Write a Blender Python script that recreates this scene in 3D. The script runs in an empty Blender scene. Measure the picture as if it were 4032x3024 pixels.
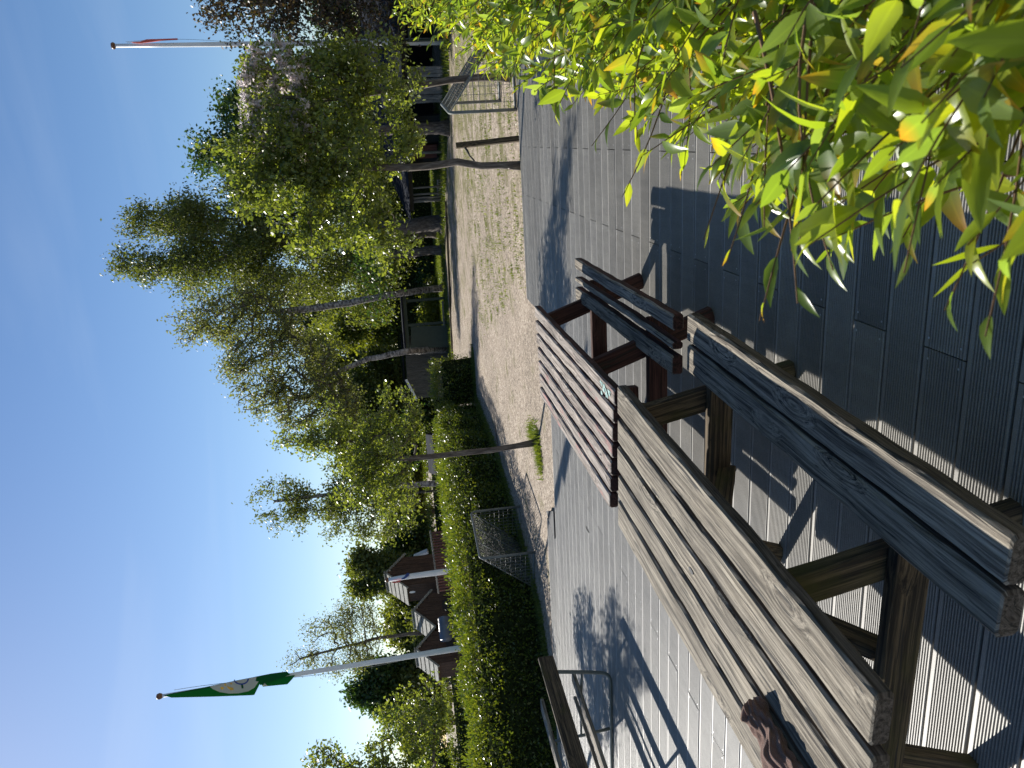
import bpy, math, random
import numpy as np
from mathutils import Vector, Matrix
R = math.radians
random.seed(7); rng = np.random.default_rng(7)

# ------------------------------------------------------------------ camera (the phone was held on its side: the picture is rolled by 90 degrees)
F, PITCH, ROLL, H = 3156.3, R(7.17), R(-5.455), 1.5
_fw = np.array([0, math.cos(PITCH), -math.sin(PITCH)]); _rt = np.array([1, 0, 0.]); _up = np.cross(_rt, _fw)
RT = _rt*math.cos(ROLL)+_up*math.sin(ROLL); UP = -_rt*math.sin(ROLL)+_up*math.cos(ROLL); FW = _fw
def ray(U, V): return FW*F + RT*(U-1512) - UP*(V-2016)
def G(U, V, z=0.0):                       # point of the horizontal plane z seen at (U, V)
    d = ray(U, V); t = (z-H)/d[2]; return np.array([d[0]*t, d[1]*t, z])
def P(U, V, y):                           # point at distance y seen at (U, V)
    d = ray(U, V); t = y/d[1]; return np.array([d[0]*t, y, H+d[2]*t])
scene = bpy.context.scene
cd = bpy.data.cameras.new('camera'); cam = bpy.data.objects.new('camera', cd); scene.collection.objects.link(cam)
M = Matrix.Identity(4)
for i, v in enumerate((-UP, RT, -FW)):
    for j in range(3): M[j][i] = v[j]
M[2][3] = H; cam.matrix_world = M
cd.sensor_width = 36; cd.lens = 36*F/4032; cd.clip_start = 0.02; cd.clip_end = 2000
cd.dof.use_dof = True; cd.dof.focus_distance = 4.0; cd.dof.aperture_fstop = 9.5
scene.camera = cam
# ------------------------------------------------------------------ world, sun, exposure
KX, KY = 0.79, -1.18                      # shadow of one metre of height on the ground
SUN_EL = math.atan2(1, math.hypot(KX, KY)); SUN_AZ = math.atan2(-KX, -KY)   # azimuth from +Y towards +X
world = bpy.data.worlds.new('World'); scene.world = world; world.use_nodes = True
wn = world.node_tree.nodes; wl = world.node_tree.links
bg = wn['Background']; sky = wn.new('ShaderNodeTexSky'); sky.sky_type = 'NISHITA'; sky.sun_disc = False
sky.sun_elevation = SUN_EL; sky.sun_rotation = SUN_AZ; sky.air_density = 1.0; sky.dust_density = 0.25; sky.ozone_density = 2.6
hs = wn.new('ShaderNodeHueSaturation'); hs.inputs['Saturation'].default_value = 1.15; hs.inputs['Hue'].default_value = .504; hs.inputs['Value'].default_value = 1.1; wl.new(sky.outputs[0], hs.inputs['Color'])
# thin high cloud streaks
wt = wn.new('ShaderNodeTexCoord'); wm = wn.new('ShaderNodeMapping'); wm.inputs['Scale'].default_value = (1.2, 1.2, 9); wm.inputs['Rotation'].default_value = (.12, .05, 0); wl.new(wt.outputs['Generated'], wm.inputs[0])
wz = wn.new('ShaderNodeTexNoise'); wz.inputs['Scale'].default_value = 1.3; wz.inputs['Detail'].default_value = 7; wz.inputs['Distortion'].default_value = .6; wl.new(wm.outputs[0], wz.inputs['Vector'])
wr = wn.new('ShaderNodeValToRGB'); wr.color_ramp.elements[0].position = .52; wr.color_ramp.elements[0].color = (0, 0, 0, 1); wr.color_ramp.elements[1].position = .8; wr.color_ramp.elements[1].color = (.08, .08, .08, 1); wl.new(wz.outputs['Fac'], wr.inputs[0])
wx = wn.new('ShaderNodeMix'); wx.data_type = 'RGBA'; wl.new(wr.outputs[0], wx.inputs[0]); wl.new(hs.outputs[0], wx.inputs[6]); wx.inputs[7].default_value = (10, 10.6, 11, 1)
wl.new(wx.outputs[2], bg.inputs[0]); bg.inputs[1].default_value = 0.058
sl = bpy.data.lights.new('sun', 'SUN'); sl.energy = 4.8; sl.angle = R(0.53); sl.color = (1, .955, .88)
so = bpy.data.objects.new('sun', sl); scene.collection.objects.link(so)
so.rotation_euler = Vector((-KX, -KY, 1)).to_track_quat('Z', 'Y').to_euler()
scene.view_settings.view_transform = 'Standard'; scene.view_settings.look = 'None'
scene.view_settings.exposure = 0.85; scene.view_settings.gamma = 1
scene.render.resolution_x = 1024; scene.render.resolution_y = 768
scene.cycles.max_bounces = 8; scene.cycles.transmission_bounces = 6; scene.cycles.transparent_max_bounces = 6

# ------------------------------------------------------------------ materials
def newmat(name):
    m = bpy.data.materials.new(name); m.use_nodes = True
    n = m.node_tree.nodes; b = n['Principled BSDF']; return m, n, m.node_tree.links, b
def plain(name, col, rough=.7, metal=0, noise=0.12, scale=8, spec=.5):
    m, n, l, b = newmat(name); b.inputs['Specular IOR Level'].default_value = spec; b.inputs['Roughness'].default_value = rough; b.inputs['Metallic'].default_value = metal
    t = n.new('ShaderNodeTexNoise'); t.inputs['Scale'].default_value = scale; t.inputs['Detail'].default_value = 6
    tc = n.new('ShaderNodeTexCoord'); l.new(tc.outputs['Object'], t.inputs['Vector'])
    r = n.new('ShaderNodeValToRGB'); c = np.array(col)
    r.color_ramp.elements[0].position = .3; r.color_ramp.elements[1].position = .7
    r.color_ramp.elements[0].color = (*(c*(1-noise*2)), 1); r.color_ramp.elements[1].color = (*np.clip(c*(1+noise*1.4), 0, 1), 1)
    l.new(t.outputs['Fac'], r.inputs[0]); l.new(r.outputs[0], b.inputs['Base Color']); return m
def mapped(n, l, scale, attr='g'):
    a = n.new('ShaderNodeAttribute'); a.attribute_name = attr
    mp = n.new('ShaderNodeMapping'); mp.inputs['Scale'].default_value = scale
    l.new(a.outputs['Vector'], mp.inputs['Vector']); return mp.outputs[0]
def ramp(n, l, src, stops):
    r = n.new('ShaderNodeValToRGB'); e = r.color_ramp.elements
    while len(e) < len(stops): e.new(.5)
    for k, (p, c) in enumerate(stops):
        e[k].position = p; e[k].color = (*c, 1) if len(c) == 3 else c
    l.new(src, r.inputs[0]); return r.outputs[0]
def noise(n, l, vec, scale=1, detail=6, rough=.6, dist=0):
    t = n.new('ShaderNodeTexNoise'); t.inputs['Scale'].default_value = scale; t.inputs['Detail'].default_value = detail
    t.inputs['Roughness'].default_value = rough; t.inputs['Distortion'].default_value = dist
    l.new(vec, t.inputs['Vector']); return t.outputs['Fac']
def mixc(n, l, f, a, b, mode='MIX'):
    x = n.new('ShaderNodeMix'); x.data_type = 'RGBA'; x.blend_type = mode
    for s, v in ((x.inputs[0], f), (x.inputs[6], a), (x.inputs[7], b)):
        if isinstance(v, (int, float)): s.default_value = v
        elif isinstance(v, tuple): s.default_value = (*v, 1)
        else: l.new(v, s)
    return x.outputs[2]
def bump(n, l, b, src, strength, dist):
    k = n.new('ShaderNodeBump'); k.inputs['Strength'].default_value = strength; k.inputs['Distance'].default_value = dist
    l.new(src, k.inputs['Height']); l.new(k.outputs[0], b.inputs['Normal'])
def wood(name, light, mid, dark, crack=(.03, .027, .022), rough=.85, paint=None, pamt=.5, sc=1.0, moss=None):
    m, n, l, b = newmat(name); b.inputs['Roughness'].default_value = rough; b.inputs['Specular IOR Level'].default_value = .25
    a = n.new('ShaderNodeAttribute'); a.attribute_name = 'g'
    # knots bend the grain
    fine = 1.0
    mk = n.new('ShaderNodeMapping'); mk.inputs['Scale'].default_value = (7*sc, 2.2*sc, 7*sc); l.new(a.outputs['Vector'], mk.inputs['Vector'])
    vo = n.new('ShaderNodeTexVoronoi'); vo.inputs['Scale'].default_value = 1.0; l.new(mk.outputs[0], vo.inputs['Vector'])
    kn = n.new('ShaderNodeMapRange'); kn.inputs[1].default_value = 0; kn.inputs[2].default_value = .32; kn.inputs[3].default_value = .05; kn.inputs[4].default_value = 0
    l.new(vo.outputs['Distance'], kn.inputs[0])
    cb = n.new('ShaderNodeCombineXYZ'); l.new(kn.outputs[0], cb.inputs[0]); l.new(kn.outputs[0], cb.inputs[2])
    ad = n.new('ShaderNodeVectorMath'); l.new(a.outputs['Vector'], ad.inputs[0]); l.new(cb.outputs[0], ad.inputs[1])
    def mp(s):
        q = n.new('ShaderNodeMapping'); q.inputs['Scale'].default_value = s; l.new(ad.outputs[0], q.inputs['Vector']); return q.outputs[0]
    g1 = noise(n, l, mp((85*sc, 1.9*sc, 85*sc)), 1, 6, .72, .25)
    g2 = noise(n, l, mp((260*sc, 5*sc, 260*sc)), 1, 4, .7)
    g3 = noise(n, l, mp((6*sc, 3*sc, 6*sc)), 1, 4, .6)
    c1 = ramp(n, l, g1, [(.36, dark), (.46, mid), (.56, light), (.75, tuple(min(1, v*1.12) for v in light))])
    c2 = ramp(n, l, g2, [(.32, (.30,)*3), (.48, (.85,)*3), (.70, (1.35,)*3)])
    c = mixc(n, l, .8, c1, c2, 'MULTIPLY')
    c3 = ramp(n, l, g3, [(.3, (.68, .68, .68)), (.55, (1, 1, 1)), (.75, (1.15, 1.13, 1.08))]); c = mixc(n, l, .8, c, c3, 'MULTIPLY')
    ck = noise(n, l, mp((34*sc, 1.1*sc, 34*sc)), 1, 3, .55, .5)
    cm = ramp(n, l, ck, [(.0, (0, 0, 0)), (.489, (0, 0, 0)), (.5, (1, 1, 1)), (.511, (0, 0, 0)), (1, (0, 0, 0))])
    ck2 = noise(n, l, mp((60*sc, 2.5*sc, 60*sc)), 1, 2, .5, .6)
    cm2 = ramp(n, l, ck2, [(.0, (1, 1, 1)), (.31, (1, 1, 1)), (.35, (0, 0, 0)), (1, (0, 0, 0))])
    gate = ramp(n, l, g3, [(.38, (0, 0, 0)), (.5, (1, 1, 1))]); cmx = mixc(n, l, 1.0, cm, gate, 'MULTIPLY')
    cmx = mixc(n, l, 1.0, cmx, cm2, 'ADD')
    if paint:
        pn = noise(n, l, mp((14*sc, 3*sc, 14*sc)), 1, 8, .75)
        pm = ramp(n, l, pn, [(pamt, (0, 0, 0)), (pamt+.05, (1, 1, 1))]); c = mixc(n, l, pm, c, paint)
    if moss:
        pn = noise(n, l, mp((5*sc, 2.5*sc, 5*sc)), 1, 5, .6)
        pm = ramp(n, l, pn, [(.5, (0, 0, 0)), (.66, (.8,)*3)]); c = mixc(n, l, pm, c, moss)
    kk = ramp(n, l, vo.outputs['Distance'], [(0, (.35, .3, .25)), (.05, (.5, .45, .4)), (.09, (1, 1, 1))]); c = mixc(n, l, .7, c, kk, 'MULTIPLY')
    c = mixc(n, l, cmx, c, crack); l.new(c, b.inputs['Base Color'])
    h = mixc(n, l, .5, c1, c2, 'MULTIPLY'); h = mixc(n, l, cmx, h, (0, 0, 0)); bump(n, l, b, h, .9, .004)
    return m
def leafmat(name, cols, trans=.45, rough=.42, spec=.5, tip=None):
    m, n, l, b = newmat(name); b.inputs['Roughness'].default_value = rough; b.inputs['Specular IOR Level'].default_value = spec
    gi = n.new('ShaderNodeNewGeometry')
    st = [(k/(len(cols)-1), c) for k, c in enumerate(cols)]
    c = ramp(n, l, gi.outputs['Random Per Island'], st)
    if tip:
        a = n.new('ShaderNodeAttribute'); a.attribute_name = 'g'; sx = n.new('ShaderNodeSeparateXYZ'); l.new(a.outputs['Vector'], sx.inputs[0])
        t = ramp(n, l, sx.outputs[1], [(.35, (0, 0, 0)), (1, (1, 1, 1))]); q = ramp(n, l, sx.outputs[2], [(.76, (0, 0, 0)), (.98, (.9,)*3)])
        c = mixc(n, l, mixc(n, l, 1.0, t, q, 'MULTIPLY'), c, tip)
        rb = ramp(n, l, sx.outputs[0], [(0, (1.25, 1.25, 1.1)), (.10, (1.25, 1.25, 1.1)), (.16, (1, 1, 1))]); c = mixc(n, l, .6, c, rb, 'MULTIPLY')
    l.new(c, b.inputs['Base Color'])
    tr = n.new('ShaderNodeBsdfTranslucent'); tc = mixc(n, l, 1.0, c, (1.9, 1.75, .55) if name != 'pale_pink_blossom' else (1.1, 1.05, 1.05), 'MULTIPLY'); l.new(tc, tr.inputs[0])
    mx = n.new('ShaderNodeMixShader'); mx.inputs[0].default_value = trans
    l.new(b.outputs[0], mx.inputs[1]); l.new(tr.outputs[0], mx.inputs[2]); l.new(mx.outputs[0], n['Material Output'].inputs[0]); return m
def barkmat(name, cols, scale=(30, 6, 30), lo=.35, hi=.65):
    m, n, l, b = newmat(name); b.inputs['Roughness'].default_value = .9
    f = noise(n, l, mapped(n, l, scale), 1, 6, .65, .4)
    st = [(lo+(hi-lo)*k/(len(cols)-1), c) for k, c in enumerate(cols)]
    l.new(ramp(n, l, f, st), b.inputs['Base Color']); bump(n, l, b, f, .7, .01); return m

MAT = {}
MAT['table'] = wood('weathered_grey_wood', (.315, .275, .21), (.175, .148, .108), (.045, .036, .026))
MAT['endgrain_sideshade'] = wood('dark_end_grain_and_side_shade', (.15, .125, .10), (.09, .074, .056), (.035, .028, .022))  # real end grain, plus shade painted on the plank sides
MAT['redend_sideshade'] = wood('dark_red_end_grain_and_side_shade', (.10, .045, .035), (.05, .026, .02), (.025, .014, .011))  # red table: end grain tone that also darkens the shaded plank sides
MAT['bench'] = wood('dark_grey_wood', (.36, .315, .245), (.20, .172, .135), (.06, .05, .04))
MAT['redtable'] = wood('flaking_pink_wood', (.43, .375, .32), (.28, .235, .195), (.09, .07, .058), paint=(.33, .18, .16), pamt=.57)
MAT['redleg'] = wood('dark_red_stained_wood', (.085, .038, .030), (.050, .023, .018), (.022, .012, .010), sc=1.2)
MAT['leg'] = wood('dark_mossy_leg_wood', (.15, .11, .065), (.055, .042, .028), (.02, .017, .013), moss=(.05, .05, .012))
MAT['house'] = wood('brown_house_boards', (.10, .062, .042), (.07, .042, .03), (.03, .02, .015))
MAT['roofwood'] = wood('grey_roof_boards', (.36, .36, .32), (.24, .245, .22), (.12, .12, .11))
MAT['shed'] = wood('grey_painted_boards', (.15, .145, .13), (.12, .115, .105), (.06, .06, .055))
MAT['oldboard'] = wood('silver_boards', (.34, .31, .27), (.24, .22, .19), (.1, .09, .08))
MAT['greenwood'] = plain('dark_green_paint', (.035, .05, .032), .6)
MAT['redhouse'] = plain('red_brown_paint', (.14, .045, .03), .7)
MAT['dark'] = plain('dark_timber', (.02, .02, .019), .9)
MAT['slate'] = plain('dark_blue_roofing', (.016, .019, .027), .9, noise=.3, scale=4, spec=.08)
MAT['white'] = plain('white_paint', (.76, .77, .77), .35, noise=.05, scale=3)
MAT['steel'] = plain('galvanised_steel', (.17, .185, .18), .65, .2, spec=.25)
MAT['tube'] = plain('grey_green_tube_paint', (.13, .14, .12), .4, noise=.15)
MAT['net'] = plain('goal_netting', (.15, .155, .145), .6)
MAT['ball'] = plain('brown_finial', (.16, .07, .03), .4)
MAT['blackish'] = plain('dull_blackish', (.03, .032, .035), .8)
MAT['redcloth'] = plain('faded_red_cloth', (.55, .10, .08), .8)
MAT['bluecloth'] = plain('blue_cloth', (.03, .06, .22), .8)
MAT['rib'] = plain('blue_grey_plastic', (.12, .15, .19), .45)
MAT['whitebark'] = barkmat('birch_bark', [(.03, .027, .024), (.09, .08, .075), (.24, .22, .21), (.38, .36, .34)], (9, 14, 9), .36, .6)
MAT['bark'] = barkmat('dark_bark', [(.045, .036, .03), (.10, .08, .065), (.19, .165, .14)])
MAT['twig'] = barkmat('red_brown_twig', [(.13, .07, .035), (.20, .11, .05)])
MAT['L_apple'] = leafmat('apple_leaves', [(.06, .09, .024), (.105, .145, .036), (.145, .185, .045), (.20, .24, .07)], .5, .34, .7)
MAT['L_dark'] = leafmat('dark_leaves', [(.025, .06, .018), (.04, .085, .022), (.06, .11, .03)], .35)
MAT['L_birch'] = leafmat('birch_leaves', [(.06, .085, .02), (.085, .115, .03), (.12, .15, .045), (.15, .18, .06)], .42, .5)
MAT['L_pale'] = leafmat('pale_willow_leaves', [(.10, .12, .05), (.14, .165, .07), (.19, .215, .10)], .4, .5)
MAT['L_copper'] = leafmat('copper_leaves', [(.035, .024, .018), (.055, .036, .024), (.035, .05, .018)], .3)
MAT['L_hedge'] = leafmat('hedge_leaves', [(.045, .075, .012), (.07, .105, .015), (.10, .135, .02), (.15, .17, .03)], .45, .36, .7)
MAT['L_yellow'] = leafmat('spring_green_leaves', [(.09, .12, .02), (.13, .16, .03), (.18, .21, .04)], .45)
MAT['L_willow'] = leafmat('willow_leaves', [(.10, .17, .04), (.16, .24, .035), (.22, .30, .03), (.28, .33, .035), (.13, .21, .06), (.20, .27, .10)], .62, .30, .85, tip=(.40, .17, .03))
MAT['blossom'] = leafmat('pale_pink_blossom', [(.66, .58, .60), (.78, .72, .73), (.82, .80, .80)], .5)
MAT['grass'] = leafmat('grass_blades', [(.05, .085, .015), (.09, .13, .025), (.15, .18, .04)], .45)

# ------------------------------------------------------------------ mesh building
class MB:
    def __init__(s): s.v = []; s.f = []; s.g = []; s.mi = []; s.sm = []
    def add(s, vs, fs, gs=None, mi=0, smooth=False):
        o = len(s.v); s.v += [tuple(map(float, p)) for p in vs]
        if gs is None:
            k = rng.uniform(0, 50, 3); gs = [tuple(np.array(p)+k) for p in vs]
        s.g += [tuple(map(float, p)) for p in gs]
        for f in fs: s.f.append(tuple(i+o for i in f)); s.mi.append(mi); s.sm.append(smooth)
    def beam(s, a, b, w, h, up=(0, 0, 1), bev=.006, wob=0.0, seg=1, mi=0, emi=None):
        """bar from a to b, w across, h along up; bevelled long edges; grain runs along"""
        a = np.array(a, float); b = np.array(b, float); L = np.linalg.norm(b-a); t = (b-a)/L
        up = np.array(up, float); x = np.cross(t, up); x /= np.linalg.norm(x); z = np.cross(x, t)
        bev = min(bev, w*.3, h*.3)
        prof = [(-w/2+bev, -h/2), (w/2-bev, -h/2), (w/2, -h/2+bev), (w/2, h/2-bev), (w/2-bev, h/2), (-w/2+bev, h/2), (-w/2, h/2-bev), (-w/2, -h/2+bev)]
        off = rng.uniform(0, 60, 3); vs = []; gs = []; fs = []
        xs = [0]+[bev*.7]+[L*k/seg for k in range(1, seg)]+[L-bev*.7]+[L] if bev > 0 else [0, L]
        n = len(xs); ph = rng.uniform(0, 6, 6)
        for k, d in enumerate(xs):
            e = .86 if k in (0, n-1) and bev > 0 else 1.0
            wx = wob*(math.sin(d*5+ph[0])+.6*math.sin(d*13+ph[1])); wz = wob*.6*(math.sin(d*4+ph[2])+.5*math.sin(d*17+ph[3]))
            for q, (px, pz) in enumerate(prof):
                jx = wob*.8*math.sin(d*23+ph[4]+(q//2)*2.1); 
                p = a+t*d+x*(px*e+wx+jx)+z*(pz*e+wz); vs.append(p); gs.append((px+off[0], d+off[1], pz+off[2]))
        for k in range(n-1):
            for q in range(8):
                q2 = (q+1) % 8; fs.append((k*8+q, k*8+q2, (k+1)*8+q2, (k+1)*8+q))
        fs.append(tuple(range(7, -1, -1))); fs.append(tuple((n-1)*8+q for q in range(8)))
        s.add(vs, fs, gs, mi)
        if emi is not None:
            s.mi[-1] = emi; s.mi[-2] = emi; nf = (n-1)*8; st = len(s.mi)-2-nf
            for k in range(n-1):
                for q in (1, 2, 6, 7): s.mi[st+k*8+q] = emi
        # long side faces take it too: shade between planks put into their colour
    def box(s, c, size, ex=(1, 0), mi=0):
        """upright box centred at c, size (along ex, along ey, up)"""
        ex = np.array([ex[0], ex[1], 0.]); ex /= np.linalg.norm(ex); ey = np.array([-ex[1], ex[0], 0]); ez = np.array([0, 0, 1.])
        vs = [np.array(c)+ex*size[0]*.5*i+ey*size[1]*.5*j+ez*size[2]*.5*k for i in (-1, 1) for j in (-1, 1) for k in (-1, 1)]
        fs = [(0, 1, 3, 2), (4, 6, 7, 5), (0, 4, 5, 1), (2, 3, 7, 6), (0, 2, 6, 4), (1, 5, 7, 3)]; s.add(vs, fs, None, mi)
    def tube(s, pts, rad, sides=8, mi=0, cap=True, closed=False):
        pts = [np.array(p, float) for p in pts]; n = len(pts)
        if not hasattr(rad, '__len__'): rad = [rad]*n
        vs = []; gs = []; fs = []; d = 0; ref = None; off = rng.uniform(0, 50, 3)
        for k in range(n):
            t = pts[(k+1) % n]-pts[k-1] if closed else pts[min(k+1, n-1)]-pts[max(k-1, 0)]
            t = t/(np.linalg.norm(t)+1e-9)
            if ref is None: ref = np.array([1, 0, 0.]) if abs(t[0]) < .8 else np.array([0, 1, 0.])
            u = np.cross(t, ref); u /= np.linalg.norm(u); w = np.cross(u, t); ref = w
            if k: d += np.linalg.norm(pts[k]-pts[k-1])
            for q in range(sides):
                an = 2*math.pi*q/sides; o = u*math.cos(an)+w*math.sin(an); vs.append(pts[k]+o*rad[k]); gs.append((math.cos(an)*rad[k]+off[0], d+off[1], math.sin(an)*rad[k]+off[2]))
        m = n if closed else n-1
        for k in range(m):
            for q in range(sides):
                q2 = (q+1) % sides; k2 = (k+1) % n; fs.append((k*sides+q, k*sides+q2, k2*sides+q2, k2*sides+q))
        if cap and not closed: fs.append(tuple(range(sides-1, -1, -1))); fs.append(tuple((n-1)*sides+q for q in range(sides)))
        s.add(vs, fs, gs, mi, True)
    def lathe(s, c, prof, sides=16, mi=0):
        vs = []; fs = []
        for r, z in prof:
            for q in range(sides): an = 2*math.pi*q/sides; vs.append((c[0]+r*math.cos(an), c[1]+r*math.sin(an), c[2]+z))
        for k in range(len(prof)-1):
            for q in range(sides): q2 = (q+1) % sides; fs.append((k*sides+q, k*sides+q2, (k+1)*sides+q2, (k+1)*sides+q))
        fs.append(tuple(range(sides-1, -1, -1))); fs.append(tuple((len(prof)-1)*sides+q for q in range(sides))); s.add(vs, fs, None, mi, True)
    def prism(s, poly, n, mi=0):
        """closed polygon (3-D points) extruded by the vector n"""
        k = len(poly); n = np.array(n, float); vs = [np.array(p, float) for p in poly]+[np.array(p, float)+n for p in poly]
        fs = [tuple(range(k-1, -1, -1)), tuple(range(k, 2*k))]+[(i, (i+1) % k, k+(i+1) % k, k+i) for i in range(k)]; s.add(vs, fs, None, mi)
    def build(s, name, mats, parent=None, base=(0, 0, 0)):
        return build_np(name, np.array(s.v, dtype=np.float32).reshape(-1, 3)-np.array(base, dtype=np.float32), s.f, mats, parent, np.array(s.g, dtype=np.float32), s.mi, s.sm, None if parent else base)
def build_np(name, v, faces, mats, parent=None, g=None, mi=None, sm=None, base=None):
    me = bpy.data.meshes.new(name)
    if isinstance(faces, np.ndarray):
        nf, k = faces.shape; me.vertices.add(len(v)); me.vertices.foreach_set('co', v.astype(np.float32).ravel())
        me.loops.add(nf*k); me.loops.foreach_set('vertex_index', faces.astype(np.int32).ravel())
        me.polygons.add(nf); me.polygons.foreach_set('loop_start', np.arange(0, nf*k, k, dtype=np.int32)); me.polygons.foreach_set('loop_total', np.full(nf, k, dtype=np.int32))
        me.update(calc_edges=True); me.validate()
    else:
        me.from_pydata([tuple(p) for p in v], [], faces)
    if g is not None and len(g) == len(me.vertices):
        a = me.attributes.new('g', 'FLOAT_VECTOR', 'POINT'); a.data.foreach_set('vector', np.asarray(g, dtype=np.float32).ravel())
    for m in (mats if isinstance(mats, (list, tuple)) else [mats]): me.materials.append(MAT[m] if isinstance(m, str) else m)
    if mi is not None and len(mi) == len(me.polygons): me.polygons.foreach_set('material_index', np.array(mi, dtype=np.int32))
    if sm is not None:
        me.polygons.foreach_set('use_smooth', np.full(len(me.polygons), bool(sm)) if isinstance(sm, bool) else np.array(sm, dtype=bool))
    o = bpy.data.objects.new(name, me); scene.collection.objects.link(o)
    if parent: o.parent = parent
    elif base is not None: o.location = base
    return o
def thing(name, label, cat, loc, group=None):
    o = bpy.data.objects.new(name, None); o.location = tuple(map(float, loc)); o.empty_display_size = .2; scene.collection.objects.link(o)
    return tag(o, label, cat, group)
def tag(o, label=None, cat=None, group=None, kind=None):
    for k, v in (('label', label), ('category', cat), ('group', group), ('kind', kind)):
        if v: o[k] = v
    return o
def unit(v): return v/(np.linalg.norm(v, axis=-1, keepdims=True)+1e-9)

# ------------------------------------------------------------------ ground
ZG = -0.05
AB = math.radians(-17.33); dA = np.array([math.cos(AB), math.sin(AB)]); dB = np.array([-math.sin(AB), math.cos(AB)])
m, n, l, b = newmat('gravel'); b.inputs['Roughness'].default_value = .95; b.inputs['Specular IOR Level'].default_value = .15
tc = n.new('ShaderNodeTexCoord'); ob = tc.outputs['Object']
vo = n.new('ShaderNodeTexVoronoi'); vo.inputs['Scale'].default_value = 60; l.new(ob, vo.inputs['Vector'])
sx = n.new('ShaderNodeSeparateColor'); l.new(vo.outputs['Color'], sx.inputs[0])
f1 = ramp(n, l, sx.outputs[0], [(0, (.13, .10, .075)), (.3, (.30, .243, .19)), (.65, (.43, .36, .288)), (1, (.64, .555, .46))])
f2 = noise(n, l, ob, .55, 5, .6); f3 = noise(n, l, ob, 9, 6, .7); f4 = noise(n, l, ob, 1.7, 8, .72)
c = mixc(n, l, .9, f1, ramp(n, l, f3, [(.3, (.6,)*3), (.7, (1.15,)*3)]), 'MULTIPLY')
c = mixc(n, l, .7, c, ramp(n, l, f2, [(.35, (.8, .78, .74)), (.65, (1.1, 1.08, 1.04))]), 'MULTIPLY')
sp = n.new('ShaderNodeSeparateXYZ'); l.new(ob, sp.inputs[0])
gx = n.new('ShaderNodeMapRange'); gx.inputs[1].default_value = .8; gx.inputs[2].default_value = 5; l.new(sp.outputs[0], gx.inputs[0])
gm = n.new('ShaderNodeMath'); gm.operation = 'MULTIPLY_ADD'; l.new(gx.outputs[0], gm.inputs[0]); gm.inputs[1].default_value = .12; l.new(f4, gm.inputs[2])
gmask = ramp(n, l, gm.outputs[0], [(.56, (0, 0, 0)), (.66, (.75,)*3)])
c = mixc(n, l, gmask, c, (.13, .125, .04)); l.new(c, b.inputs['Base Color'])
bump(n, l, b, vo.outputs['Distance'], .8, .012); MAT['gravel'] = m
gv = []; gf = []; nx, ny = 90, 90
for j in range(ny+1):
    for i in range(nx+1):
        x = -60+120*i/nx; y = -8+108*j/ny
        z = ZG+(.02*math.sin(x*.9)*math.cos(y*.7)+.012*math.sin(x*2.3+y*1.7) if y > 11 or x > 4 or x < -6 else 0)
        gv.append((x, y, z))
for j in range(ny):
    for i in range(nx): k = j*(nx+1)+i; gf.append((k, k+1, k+nx+2, k+nx+1))
o = len(gv); S = 900; gv += [(-S, -S, ZG-.3), (S, -S, ZG-.3), (S, S, ZG-.3), (-S, S, ZG-.3)]; gf.append((o, o+1, o+2, o+3))
tag(build_np('ground', np.array(gv), gf, 'gravel', sm=False), 'dry beige gravel yard with thin green patches', None, kind='structure')

# ------------------------------------------------------------------ deck: every board with its ridges, staggered joints
m, n, l, b = newmat('grooved_grey_boards'); b.inputs['Roughness'].default_value = .55; b.inputs['Specular IOR Level'].default_value = .5
vec = mapped(n, l, (1, 1, 1)); fs_ = noise(n, l, vec, 260, 3, .6); fb = noise(n, l, vec, 3.2, 5, .6)
fl = noise(n, l, mapped(n, l, (1.5, 22, 1.5)), 1, 4, .6)
gi = n.new('ShaderNodeNewGeometry')
c = ramp(n, l, gi.outputs['Random Per Island'], [(0, (.215, .205, .186)), (.5, (.252, .242, .221)), (1, (.298, .286, .262))])
c = mixc(n, l, .8, c, ramp(n, l, fs_, [(.3, (.7,)*3), (.7, (1.25,)*3)]), 'MULTIPLY')
c = mixc(n, l, .8, c, ramp(n, l, fb, [(.3, (.8, .8, .8)), (.7, (1.15, 1.14, 1.11))]), 'MULTIPLY')
c = mixc(n, l, .5, c, ramp(n, l, fl, [(.3, (.82,)*3), (.7, (1.12,)*3)]), 'MULTIPLY'); l.new(c, b.inputs['Base Color'])
bump(n, l, b, fs_, .35, .0015); MAT['deck'] = m
MAT['screw'] = plain('pale_screws', (.6, .6, .6), .4, .4)
PITCH_B = .1865; Y0 = 2.655; WB = .1775
dk = MB()
prof = [(0, -.022), (0, -.003), (.003, 0), (.009, 0)]
x = .009
while x < WB-.018: prof += [(x+.0013, -.0048), (x+.0062, -.0048), (x+.0075, 0), (x+.0118, 0)]; x += .0118
prof += [(WB-.003, 0), (WB, -.003), (WB, -.022)]
prof = [p for k, p in enumerate(prof) if k == 0 or p[0] > prof[k-1][0]-1e-6]
def board(y, x0, x1):
    off = rng.uniform(0, 40, 2); dz = rng.normal(0, .0008); vs = []; gs = []
    for xx in (x0+.0025, x1-.0025):
        for (py, pz) in prof:
            q = dA*xx+dB*(y+py); vs.append((q[0], q[1], pz+dz)); gs.append((py+off[0], xx+off[1], pz))
    k = len(prof); fs = [(i, i+k, i+k+1, i+1) for i in range(k-1)]
    fs.append(tuple(range(k))); fs.append(tuple(range(2*k-1, k-1, -1))); dk.add(vs, fs, gs, 0)
row = -14
screws = []
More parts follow.
